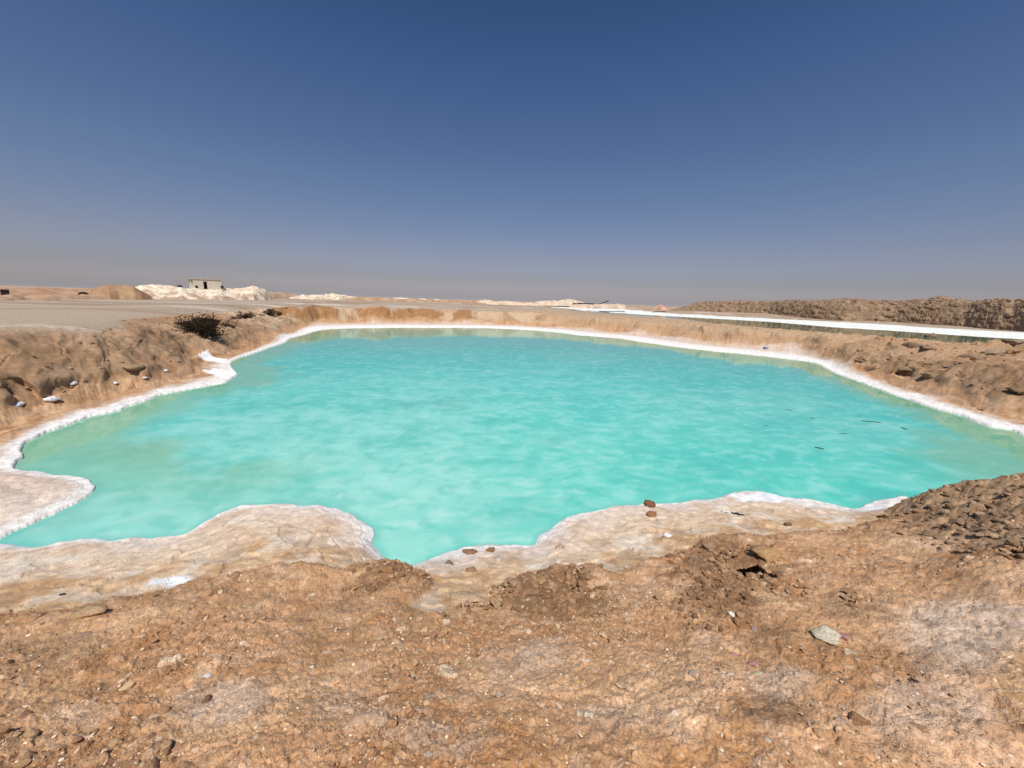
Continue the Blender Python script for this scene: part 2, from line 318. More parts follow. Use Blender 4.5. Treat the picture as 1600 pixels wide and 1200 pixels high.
    # foreground earth: thickness at the edge, clods, pebbles
    z = z + fg*(.035*sstep(0, .12, sb) + fbm(x, y, 1.5, 4, 29)*.045 + fbm(x, y, 6, 4, 30)*.016 + fbm(x, y, 26, 4, 31)*.010)
    mdn = sstep(0, .3, -sdf(MND, x, y))*fg; dm_, hm_ = cells(x+fbm(x, y, 6, 2, 83)*.03, y+fbm(x, y, 6, 2, 84)*.03, 9, 85)
    z = z + mdn*(np.clip(1-(dm_/.6)**2, 0, 1)*RV[3][hm_]*.045 + np.abs(fbm(x, y, 5, 4, 86))*.05)
    crumb = sstep(-.1, .35, fbm(x, y, .75, 3, 32)+.35*np.exp(-(sb/.35)**2)-.05)*fg   # crumbly areas
    ph = np.zeros_like(z); pm = np.zeros(z.shape, np.float32); pv = np.zeros_like(z)
    for f, cov, s, fl in ((7, .20, 101, .5), (14, .42, 102, .6), (27, .55, 103, .7), (52, .7, 104, .75)):
        hh, m, h = stones(wx*0+x+fbm(x, y, f*1.2, 2, s)*.18/f, y+fbm(x, y, f*1.2, 2, s+5)*.18/f, f, cov, s, fl)
        on = fg > .2
        amp = (.35+.65*crumb) if f < 50 else 1
        if f == 7: amp = amp*sstep(.1, .6, crumb)
        hh = hh*on*amp; better = hh > ph
        ph = np.maximum(ph, hh); pm = np.where(better, 1, pm); pv = np.where(better, RV[1][(h*3+1) & 4095], pv)
    z = z + ph
    # salt rim: shelf at the water
    lim = np.maximum(.02*L, .05)
    f_ = sstep(0, 1, sp_/lim)
    lip = np.where(r > 10, .05, .028)
    zo = np.where(sp_ < lim*3, np.maximum(z*f_ + lip*sstep(-.3, .25, sp_/lim)*(1-f_), lip*.6*sstep(0, .2, sp_/lim)), np.maximum(z, .05))
    zi = -.05-np.minimum(-sp_*1.4, .7)
    z = np.where(sp_ > 0, zo, zi)
    zc = np.where(sc_ > 0, .04+(z-.04)*np.clip(sc_/4., 0, 1), -.3)
    z = np.where(sc_ < 4, zc, z)
    # undercut, sideways push of clods (real overhangs)
    pushx = rough*(fbm(x, y, 2.2, 3, 110)*.10+fbm(x, y, .8, 3, 112)*.18) + fg*(fbm(x, y, 17, 3, 114)*.010 + fbm(x, y, 5, 3, 116)*.02)
    pushy = rough*(fbm(x, y, 2.2, 3, 111)*.10+fbm(x, y, .8, 3, 113)*.18) + fg*(fbm(x, y, 17, 3, 115)*.010 + fbm(x, y, 5, 3, 117)*.02)
    far = sstep(2500, 900, r)
    z = z + flat*(fbm(x, y, .06, 3, 120)*.06*far)*np.clip(sc_/12, 0, 1)
    if not color: return z
    # ---- colour of the stuff itself
    def col(c): return np.array(c, np.float32)
    Z = z[..., None]; n1 = fbm(x, y, .35, 5, 130); n2 = fbm(x, y, 1.7, 5, 140); n3 = fbm(x, y, 9, 4, 150); n4 = fbm(x/L, y/L, 60, 4, 160)
    def mixc(a, b, k): k = np.clip(k, 0, 1)[..., None]; return a*(1-k)+b*k
    base = np.broadcast_to(col((.47, .27, .145)), z.shape+(3,)).copy()            # orange beach
    base = mixc(base, col((.58, .36, .20)), sstep(-.1, .5, n2))
    base = mixc(base, col((.36, .19, .09)), sstep(.1, .6, n4)*.7)
    base = mixc(base, col((.62, .42, .26)), sstep(.1, .5, stra)*.6); base = mixc(base, col((.30, .155, .07)), sstep(.1, .5, -stra)*.7)
    # brown bank
    bk = mixc(np.broadcast_to(col((.345, .205, .115)), base.shape), col((.43, .28, .17)), sstep(-.2, .6, n1))
    bk = mixc(bk, col((.25, .145, .075)), sstep(0, .6, n2)*.7)
    fb = (y > 25) & (x < 4)
    om = np.zeros_like(z)
    for cx, cy, ra in OMC:
        om = np.maximum(om, sstep(1.1, .9, np.hypot((x-cx)/ra, (y-cy)/4.6)+fbm(x, y, .7, 4, 171)*.35))
    om = om*sstep(.15, .3, z)
    bk = mixc(bk, mixc(np.broadcast_to(col((.34, .17, .07)), base.shape), col((.42, .25, .125)), sstep(.1, .6, n2)), om*.95)
    bk = mixc(bk, mixc(np.broadcast_to(col((.58, .42, .27)), base.shape), col((.40, .25, .14)), sstep(.0, .4, fbm(x, y, .5, 4, 272))), sstep(24, 28, y)*(1-om)*.8)
    bk = mixc(bk, col((.44, .27, .15)), sstep(2, 8, x)*sstep(17, 22, y)*.8)
    base = mixc(base, bk, bank)
    # plateau
    pl = mixc(np.broadcast_to(col((.41, .32, .235)), base.shape), col((.33, .235, .165)), sstep(-.1, .5, fbm(x*.35, y*1.6, .12, 4, 180)))
    pl = mixc(pl, col((.62, .55, .46)), sstep(.35, .6, fbm(x*.2, y*1.5, .1, 4, 190))*.7)
    plf = mixc(pl, col((.50, .30, .18)), sstep(120, 260, r)*(.35+.5*sstep(0, .4, fbm(x, y*3, .01, 3, 195))))
    base = mixc(base, plf, flat*(1-np.maximum(0, 0)))
    base = mixc(base, col((.46, .32, .2)), sstep(0, 8, x)*sstep(1.0, 1.15, z)*sstep(22, 28, y)*(1-sstep(80, 120, r))*.8)
    # near crust
    dk, hk = cells(x+fbm(x, y, 5, 3, 262)*.06, y+fbm(x, y, 5, 3, 263)*.06, 7, 15)
    ck = mixc(np.broadcast_to(col((.66, .49, .34)), base.shape), col((.55, .35, .20)), sstep(-.25, .45, n2+(z-.22)*1.8))
    ck = mixc(ck, col((.78, .57, .36)), sstep(.5, .2, dk)*(RV[3][hk] > .45)*.75)
    ck = mixc(ck, col((.72, .64, .56)), sstep(.15, .5, fbm(x*.7, y*1.4, 3.1, 4, 200))*.6)
    ck = mixc(ck, col((.76, .66, .58)), sstep(.32, .08, z+n2*.06)*.65); ck = mixc(ck, col((.82, .78, .73)), sstep(.2, .55, fbm(x, y, 2.1, 4, 270))*.5); ck = ck*col((1.02, .97, .88)); ck = mixc(ck, col((.42, .28, .18)), edge*.4)
    ck = mixc(ck, col((.42, .31, .23)), sstep(.25, .7, n3)*.35)
    base = mixc(base, ck, crust*sstep(9, 6.5, r))
    # foreground earth
    fe = mixc(np.broadcast_to(col((.45, .285, .165)), base.shape), col((.53, .37, .24)), sstep(-.3, .5, n2))
    fe = mixc(fe, col((.64, .47, .34)), sstep(.1, .6, fbm(x, y, 1.1, 4, 210))*.7)
    fe = mixc(fe, col((.36, .225, .13)), sstep(.3, .05, sb)*.6*sstep(3, 2, y*0+sb*10))
    fe = mixc(fe, col((.38, .205, .09)), sstep(.15, .5, fbm(x, y, 1.5, 4, 220))*.8)
    fe = mixc(fe, col((.29, .16, .08)), crumb*.45)
    fe = mixc(fe, col((.33, .205, .12)), sstep(.1, .5, fbm(x, y, 4.5, 4, 265))*.5)
    fe = mixc(fe, col((.62, .50, .40)), sstep(.4, .8, n3)*.5)
    tint = mixc(np.broadcast_to(col((.40, .26, .17)), base.shape), col((.50, .40, .32)), sstep(.55, .8, pv)*.8)
    tint = mixc(tint, col((.30, .18, .12)), sstep(.25, .05, pv)*.7)
    tint = mixc(tint, col((.78, .72, .64)), (pv > .965).astype(np.float32))
    fe = mixc(fe, tint, pm*.5)
    fe = fe*col((1.26, 1.12, .96)); rb_ = np.zeros_like(z)
    for c, a, b, wt in PATD:
        M = np.linalg.inv(np.array([[a[0], b[0]], [a[1], b[1]]])); dq = np.hypot(M[0, 0]*(x-c[0])+M[0, 1]*(y-c[1]), M[1, 0]*(x-c[0])+M[1, 1]*(y-c[1]))
        rb_ = np.maximum(rb_, wt*sstep(1.25, .55, dq+fbm(x, y, 2.6, 4, 266)*.55))
    fe = mixc(fe, mixc(np.broadcast_to(col((.235, .125, .06)), base.shape), col((.345, .20, .105)), sstep(-.25, .45, n3)), rb_)
    pl_ = np.zeros_like(z)
    for c, a, b, wt in PATP:
        M = np.linalg.inv(np.array([[a[0], b[0]], [a[1], b[1]]])); dq = np.hypot(M[0, 0]*(x-c[0])+M[0, 1]*(y-c[1]), M[1, 0]*(x-c[0])+M[1, 1]*(y-c[1]))
        pl_ = np.maximum(pl_, wt*sstep(1.4, .3, dq+fbm(x, y, 2.2, 4, 268)*.6))
    fe = mixc(fe, mixc(np.broadcast_to(col((.64, .50, .39)), base.shape), col((.52, .38, .27)), sstep(-.1, .4, n3)), pl_)
    md_ = sstep(0, .25, sdf(MND, x, y)*-1+fbm(x, y, 2, 3, 269)*.1); fe = mixc(fe, mixc(np.broadcast_to(col((.29, .18, .10)), base.shape), col((.40, .265, .155)), sstep(-.1, .4, n3+n2*.4)), md_*.8)
    base = mixc(base, fe, fg)
    # white salt at the water
    aa = np.arctan2(x, y); lf = (1-sstep(azp(445), azp(500), aa)); rf = sstep(azp(1240), azp(1330), aa)
    wsalt = np.interp(r, [0, 6, 9, 12, 16, 22, 30, 45], [.20, .26, .26, .32, .60, 1.1, 4.0, 4.9])*(1-.72*lf*sstep(18, 24, r))*(1-.35*lf*sstep(6, 8, r))
    wsalt = (wsalt*(1-rf)+np.interp(r, [6, 12, 18, 25, 30], [.45, .62, .85, .95, .95])*rf)*(1+.45*lf*sstep(6.5, 7.5, r)*sstep(20, 16, r))*(1+np.where(r > 22, .06, .45)*fbm(x, y, .45, 3, 271)).astype(np.float32)
    ks = 1-sstep(.55, 1.15, sp_/wsalt + fbm(x, y, 1.6, 4, 230)*np.where(r > 22, .06, np.where(r > 7.5, .13, .3)) + fbm(x/L, y/L, 25, 3, 231)*np.where(r > 22, .05, np.where(r > 7.5, .08, .2)))
    ks = ks*(sp_ > -1)*(1-fg)*(sc_ > 0)
    sal = mixc(np.broadcast_to(col((.84, .81, .77)), base.shape), col((.66, .57, .49)), sstep(.0, .6, n3)*.5+sstep(.2, .8, sp_/wsalt)*.45)
    base = mixc(base, sal, ks)
    base = mixc(base, col((.42, .30, .22)), rim*.75)
    pk = (1-.75*np.maximum(rf, lf*sstep(6, 8, r)))*(1-sstep(1.0, np.where(r > 22, 1.15, 2.4-.7*sstep(6, 8, r)), sp_/wsalt+n2*np.where(r > 22, .05, .3)))*(1-ks)*(1-fg)      # pale zone inland of the rim
    base = mixc(base, mixc(np.broadcast_to(col((.70, .58, .49)), base.shape), col((.60, .44, .32)), sstep(-.1, .4, n2)), pk*.8)
    tl = sstep(.25, -.1, sdf(TNG, x, y)+fbm(x, y, 3, 3, 260)*.15)*near*(1-fg)
    base = mixc(base, mixc(np.broadcast_to(col((.74, .64, .56)), base.shape), col((.66, .52, .41)), sstep(.1, .5, n3)), tl*.85*(1-ks))
    for P_ in SPOLY:
        base = mixc(base, col((.86, .86, .86)), sstep(.05, -.05, sdf(P_, x, y)+fbm(x, y, 2.5, 3, 261)*.12))
    kcs = (1-sstep(28, 33, sc_+fbm(x, y, .15, 3, 240)*3.0))*(sc_ > -2)
    cside = sdf(np.array(canf), x, y) if False else None
    d_far = (sc_ < 9) & (np.abs(z) < 1.2)
    # salt only on the far side of the canal: the far shore is farther from the camera than the canal's middle line
    nb = np.interp(np.arctan2(x, y), CAZ, CRR)
    base = mixc(base, mixc(np.broadcast_to(col((.80, .82, .76)), base.shape), col((.62, .60, .50)), sstep(.1, .5, fbm(x, y, .6, 4, 241))*.6), kcs*(r > nb-1.0)*(r > 45))
    base = mixc(base, col((.50, .60, .50)), (sp_ < -.02).astype(np.float32)*.8)
    return z, base, sp_, sc_, (pushx+OX).astype(np.float32), (pushy+OY).astype(np.float32), fg, bank
_c = np.array(canf); _a = np.arctan2(_c[:, 0], _c[:, 1]); _o = np.argsort(_a); CAZ = _a[_o]; CRR = np.hypot(_c[:, 0], _c[:, 1])[_o]
# ------------------------------------------------------------------ materials
def soil(name, attr=None, color=None, rough=.95, bump=.35, bscale=60., spec=.25, vary=.35, big=0.):
    m = bpy.data.materials.new(name); m.use_nodes = True; t = m.node_tree; b = t.nodes['Principled BSDF']
    b.inputs['Roughness'].default_value = rough; b.inputs['Specular IOR Level'].default_value = spec
    g = t.nodes.new('ShaderNodeNewGeometry')
    n1 = t.nodes.new('ShaderNodeTexNoise'); n1.inputs['Scale'].default_value = bscale; n1.inputs['Detail'].default_value = 6; n1.inputs['Roughness'].default_value = .7
    n2 = t.nodes.new('ShaderNodeTexNoise'); n2.inputs['Scale'].default_value = bscale*.13; n2.inputs['Detail'].default_value = 5
    vo = t.nodes.new('ShaderNodeTexVoronoi'); vo.inputs['Scale'].default_value = bscale*1.6
    for n in (n1, n2, vo): t.links.new(g.outputs['Position'], n.inputs['Vector'])
    if attr:
        c = t.nodes.new('ShaderNodeAttribute'); c.attribute_name = attr; csrc = c.outputs['Color']
    else:
        c = t.nodes.new('ShaderNodeRGB'); c.outputs[0].default_value = (*color, 1); csrc = c.outputs[0]
    def mulc(src, fac, lo, hi, k):
        mr = t.nodes.new('ShaderNodeMapRange'); mr.inputs['From Min'].default_value = lo; mr.inputs['From Max'].default_value = hi
        mr.inputs['To Min'].default_value = 1-k; mr.inputs['To Max'].default_value = 1+k*.8
        t.links.new(fac, mr.inputs['Value'])
        x = t.nodes.new('ShaderNodeVectorMath'); x.operation = 'SCALE'; t.links.new(src, x.inputs[0]); t.links.new(mr.outputs[0], x.inputs['Scale']); return x.outputs[0]
    s = mulc(csrc, n1.outputs['Fac'], .3, .7, vary); s = mulc(s, n2.outputs['Fac'], .3, .7, vary*.5)
    t.links.new(s, b.inputs['Base Color'])
    ad = t.nodes.new('ShaderNodeMath'); ad.operation = 'MULTIPLY_ADD'; t.links.new(vo.outputs['Distance'], ad.inputs[0]); ad.inputs[1].default_value = -.5; t.links.new(n1.outputs['Fac'], ad.inputs[2])
    bp = t.nodes.new('ShaderNodeBump'); bp.inputs['Strength'].default_value = bump; bp.inputs['Distance'].default_value = .6/bscale
    t.links.new(ad.outputs[0], bp.inputs['Height']); t.links.new(bp.outputs[0], b.inputs['Normal'])
    return m
def mesh_from(name, V, F, mat, cols=None, smooth=True):
    me = bpy.data.meshes.new(name); V = np.asarray(V, np.float32); F = np.asarray(F, np.int32)
    me.vertices.add(len(V)); me.vertices.foreach_set('co', V.ravel())
    k = F.shape[1]
    me.loops.add(F.size); me.loops.foreach_set('vertex_index', F.ravel())
    me.polygons.add(len(F)); me.polygons.foreach_set('loop_start', np.arange(0, F.size, k, dtype=np.int32)); me.polygons.foreach_set('loop_total', np.full(len(F), k, np.int32))
    me.polygons.foreach_set('use_smooth', np.full(len(F), smooth))
    if cols is not None:
        a = me.color_attributes.new('col', 'FLOAT_COLOR', 'POINT')
        cc = np.ones((len(V), 4), np.float32); cc[:, :3] = cols; a.data.foreach_set('color', cc.ravel())
    me.update(calc_edges=True); me.validate()
    me.materials.append(mat)
    o = bpy.data.objects.new(name, me); C.objects.link(o); return o
def gridfaces(n, m, mask=None):
    i = np.arange((n-1)*(m-1)); a = (i//(m-1))*m+(i % (m-1))
    F = np.stack([a, a+m, a+m+1, a+1], 1)
    return F if mask is None else F[mask.ravel()]
# ------------------------------------------------------------------ ground sheet
QD = 1.0
az = np.concatenate([np.linspace(-180, -66, 60)[:-1], np.linspace(-66, 66, int(1500*QD)), np.linspace(66, 180, 60)[1:]])
rr = [.02, .12, .25, .4]
r_ = .5
while r_ < 5000:
    rr.append(r_)
    if r_ < 8: r_ *= 1.0052
    elif r_ < 60: r_ *= 1.0062
    elif r_ < 140: r_ *= 1.011
    else: r_ *= 1.06
rr = np.array(rr+[5200.])
AA, RR = np.meshgrid(np.radians(az), rr, indexing='ij')
X = (np.sin(AA)*RR); Y = (np.cos(AA)*RR)
z, base, spd, scd, pxx, pyy, fgm, bankm = terrain(X, Y)
MG = soil('desert_ground', 'col', bump=.8, bscale=75., vary=.42)
V = np.stack([X+pxx, Y+pyy, z], -1).reshape(-1, 3)
g = mesh_from('ground', V, gridfaces(len(az), len(rr)), MG, base.reshape(-1, 3)); g['kind'] = 'structure'
print('ground verts', len(V))
# ------------------------------------------------------------------ water
def water_mat(name, attr=True, color=(.1, .3, .2), bump=.03):
    m = bpy.data.materials.new(name); m.use_nodes = True; t = m.node_tree; b = t.nodes['Principled BSDF']
    b.inputs['Roughness'].default_value = .03; b.inputs['IOR'].default_value = 1.36
    if attr:
        c = t.nodes.new('ShaderNodeAttribute'); c.attribute_name = 'col'; t.links.new(c.outputs['Color'], b.inputs['Base Color'])
    else: b.inputs['Base Color'].default_value = (*color, 1)
    g = t.nodes.new('ShaderNodeNewGeometry'); mp = t.nodes.new('ShaderNodeMapping'); mp.inputs['Scale'].default_value = (.55, 1.3, 1)
    t.links.new(g.outputs['Position'], mp.inputs['Vector'])
    n = t.nodes.new('ShaderNodeTexNoise'); n.inputs['Scale'].default_value = 3.2; n.inputs['Detail'].default_value = 3; n.inputs['Distortion'].default_value = .6
    t.links.new(mp.outputs[0], n.inputs['Vector'])
    bp = t.nodes.new('ShaderNodeBump'); bp.inputs['Strength'].default_value = 1; bp.inputs['Distance'].default_value = bump
    t.links.new(n.outputs['Fac'], bp.inputs['Height']); t.links.new(bp.outputs[0], b.inputs['Normal'])
    return m
S = 2
Xs, Ys, sp2, sc2 = X[::S, ::S], Y[::S, ::S], spd[::S, ::S], scd[::S, ::S]
Rs = np.hypot(Xs, Ys); Ls = np.clip(Rs, 1, 60)
marg = np.clip(.04*Ls, .12, 1.2)
def watermesh(name, sel, mat, cols):
    ok = sel[:-1, :-1] | sel[1:, :-1] | sel[:-1, 1:] | sel[1:, 1:]
    n, m = Xs.shape; F = gridfaces(n, m, ok); u, inv = np.unique(F, return_inverse=True); F = inv.reshape(F.shape)
    V = np.stack([Xs.ravel()[u], Ys.ravel()[u], np.zeros(len(u))], 1)
    o = mesh_from(name, V, F, mat, cols.reshape(-1, 3)[u]); o['kind'] = 'structure'; return o
d = -sp2
def mixc(a, b, k): k = np.clip(k, 0, 1)[..., None]; return a*(1-k)+b*k
c3 = lambda c: np.array(c, np.float32)
wc = np.broadcast_to(c3((.055, .50, .40)), Xs.shape+(3,)).copy()
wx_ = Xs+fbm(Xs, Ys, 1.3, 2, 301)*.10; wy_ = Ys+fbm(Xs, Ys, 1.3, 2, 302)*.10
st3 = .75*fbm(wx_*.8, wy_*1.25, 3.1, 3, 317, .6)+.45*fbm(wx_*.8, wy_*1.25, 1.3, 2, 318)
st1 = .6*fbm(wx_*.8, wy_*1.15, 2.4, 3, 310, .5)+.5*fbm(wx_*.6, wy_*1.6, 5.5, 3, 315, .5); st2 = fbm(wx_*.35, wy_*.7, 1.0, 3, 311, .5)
big = fbm(Xs, Ys, .14, 3, 320); nearw = sstep(13, 4, Rs); midw = sstep(24, 12, Rs)
rightw = sstep(-1, 5, Xs)
wc = mixc(wc, c3((.25, .58, .49)), sstep(-.3, .6, big)*.35 + nearw*.6*(1-.5*rightw))
wc = mixc(wc, c3((.52, .70, .63)), sstep(-.2, .8, st1)*(.05+.48*nearw)*(1-.45*rightw))  # soft caustic light near the camera, painted as whitish streaks
wc = mixc(wc, c3((.34, .64, .56)), sstep(-.1, .6, st2)*(.10+.15*midw))
wc = mixc(wc, c3((.34, .60, .52)), sstep(1, -5, Xs)*sstep(15, 8, Rs)*.35)
wc = mixc(wc, c3((.22, .62, .54)), np.exp(-((Xs-0)**2/60+(Ys-13)**2/30))*.45)
wc = mixc(wc, c3((.075, .43, .37)), sstep(.05, .5, -st2)*.30)
wc = mixc(wc, c3((.05, .39, .325)), sstep(14, 30, Rs)*.75)
wc = mixc(wc, c3((.36, .70, .62)), sstep(.0, .55, st3)*.34*sstep(4, 8, Rs)*sstep(40, 22, Rs))  # bright ripple reflections painted into the water colour
wc = mixc(wc, c3((.055, .40, .335)), sstep(.0, .55, -st3)*.34*sstep(34, 20, Rs))  # dark sides of the ripples, painted in the same way
wc = mixc(wc, c3((.10, .42, .35)), (1-sstep(.0, .6, d/np.clip(Ls*.05, .2, 1)))*.55)  # darker teal edge: depth tone plus painted shade of the salt lip
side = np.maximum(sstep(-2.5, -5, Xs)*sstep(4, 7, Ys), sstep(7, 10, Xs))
wc = mixc(wc, c3((.22, .40, .22)), (1-sstep(.9, 2.0, d + fbm(Xs, Ys, .8, 3, 330)*.5))*side*.62)  # green band along the side shores: bank reflection painted into the colour
for px_, py_, ra_ in ((642, 632, .35), (700, 630, .6), (860, 690, .3), (95, 815, .35)):
    c_ = at(px_, py_); wc = mixc(wc, c3((.09, .30, .24)), np.exp(-(((Xs-c_[0])**2+(Ys-c_[1])**2)/ra_**2))*.28)
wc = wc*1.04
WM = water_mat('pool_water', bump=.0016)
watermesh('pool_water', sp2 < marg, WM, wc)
WM2 = water_mat('canal_water', False, (.07, .19, .11), bump=.001)
watermesh('canal_water', (sc2 < .6), WM2, wc)

# ------------------------------------------------------------------ placing things on the finished ground
LAZ = np.radians(az)
def zfine(x, y):
    a = np.arctan2(x, y); r = np.hypot(x, y)
    i = np.clip(np.searchsorted(LAZ, a)-1, 0, len(LAZ)-2); j = np.clip(np.searchsorted(rr, r)-1, 0, len(rr)-2)
    fa = np.clip((a-LAZ[i])/(LAZ[i+1]-LAZ[i]), 0, 1); fr = np.clip((r-rr[j])/(rr[j+1]-rr[j]), 0, 1)
    return (z[i, j]*(1-fa)+z[i+1, j]*fa)*(1-fr)+(z[i, j+1]*(1-fa)+z[i+1, j+1]*fa)*fr
def lookup(A_, x, y):
    a = np.arctan2(x, y); r = np.hypot(x, y)
    return A_[np.clip(np.searchsorted(LAZ, a), 0, len(LAZ)-1), np.clip(np.searchsorted(rr, r), 0, len(rr)-1)]
def drop(px, py):
    d_ = ray(px, py); ts = np.exp(np.linspace(math.log(.8), math.log(400), 6000))
    Xr = d_[0]*ts; Yr = d_[1]*ts; Zr = H+d_[2]*ts; t_ = np.maximum(zfine(Xr, Yr), 0); b_ = Zr < t_
    k_ = int(np.argmax(b_)) if b_.any() else -1
    return np.array([Xr[k_], Yr[k_], t_[k_]]), ts[k_]
ICO = {}
def ico(n):
    if n not in ICO:
        bm = bmesh.new(); bmesh.ops.create_icosphere(bm, subdivisions=n, radius=1)
        ICO[n] = (np.array([v.co[:] for v in bm.verts]), np.array([[v.index for v in f.verts] for f in bm.faces])); bm.free()
    return ICO[n]
def rockpts(n, seed, dims, angular=.95, crumbly=0.):
    g_ = np.random.RandomState(seed); v, f = ico(n); v = v.copy()
    for _ in range(14):                       # cut with random planes for flat facets
        p = g_.randn(3); p /= np.linalg.norm(p); dd = g_.uniform(.45, .85)
        k = v@p-dd; v = v-np.outer(np.clip(k, 0, None)*angular, p)
    nn = perlin(v[:, 0]*1.7+seed, v[:, 1]*1.7+v[:, 2]*2.3, seed % 97)*.22 + perlin(v[:, 0]*5+seed, v[:, 1]*5-v[:, 2]*4, seed % 89)*(.08+crumbly)
    v = v*(1+nn[:, None]); v = v/np.maximum(np.abs(v).max(0), .3)
    return v*np.array(dims), f
def stone_mat(name, c, **k): return soil(name, None, tuple(q*.92 for q in c), bump=.9, bscale=k.get('bs', 80.), vary=k.get('vary', .5))
SM = {}
STONES_N = 0
def colname(c): return 'stone_%d_%d_%d' % tuple(int(q*100) for q in c)
def stone(name, label, cat, px, py, wpx, hpx, c, seed, rot=0., sink=.25, group=None, tall=.6, crumbly=0., n=3):
    p, t_ = drop(px, py)
    wv_ = (at(px+wpx/2, py, p[2])-at(px-wpx/2, py, p[2]))[:2]; dv_ = (at(px, py-hpx/2, p[2])-at(px, py+hpx/2, p[2]))[:2]
    wd = np.hypot(*wv_)/2; full = np.hypot(*dv_)/2; el = math.asin(min(.98, max(.1, (H-p[2])/t_)))
    dp = min(full*.8, wd*1.1); tz = min(max((full-dp*.8)*math.tan(el), dp*tall*.75), wd*.75)
    v, f = rockpts(n, seed, (wd, dp, tz), crumbly=crumbly)
    cn = colname(c)
    if cn not in SM: SM[cn] = stone_mat(cn, c)
    o = mesh_from(name, v, f, SM[cn], smooth=True)
    o.location = (p[0], p[1], p[2]+tz*(1-2*sink)*.7); o.rotation_euler = (0, 0, math.atan2(wv_[1], wv_[0])+rot)
    o['label'] = label; o['category'] = cat
    if group: o['group'] = group
    return o
BR = (.30, .16, .08); RB = (.22, .10, .05); TN = (.50, .34, .21); WH = (.85, .84, .82); PK = (.42, .22, .20); DK = (.13, .085, .055)
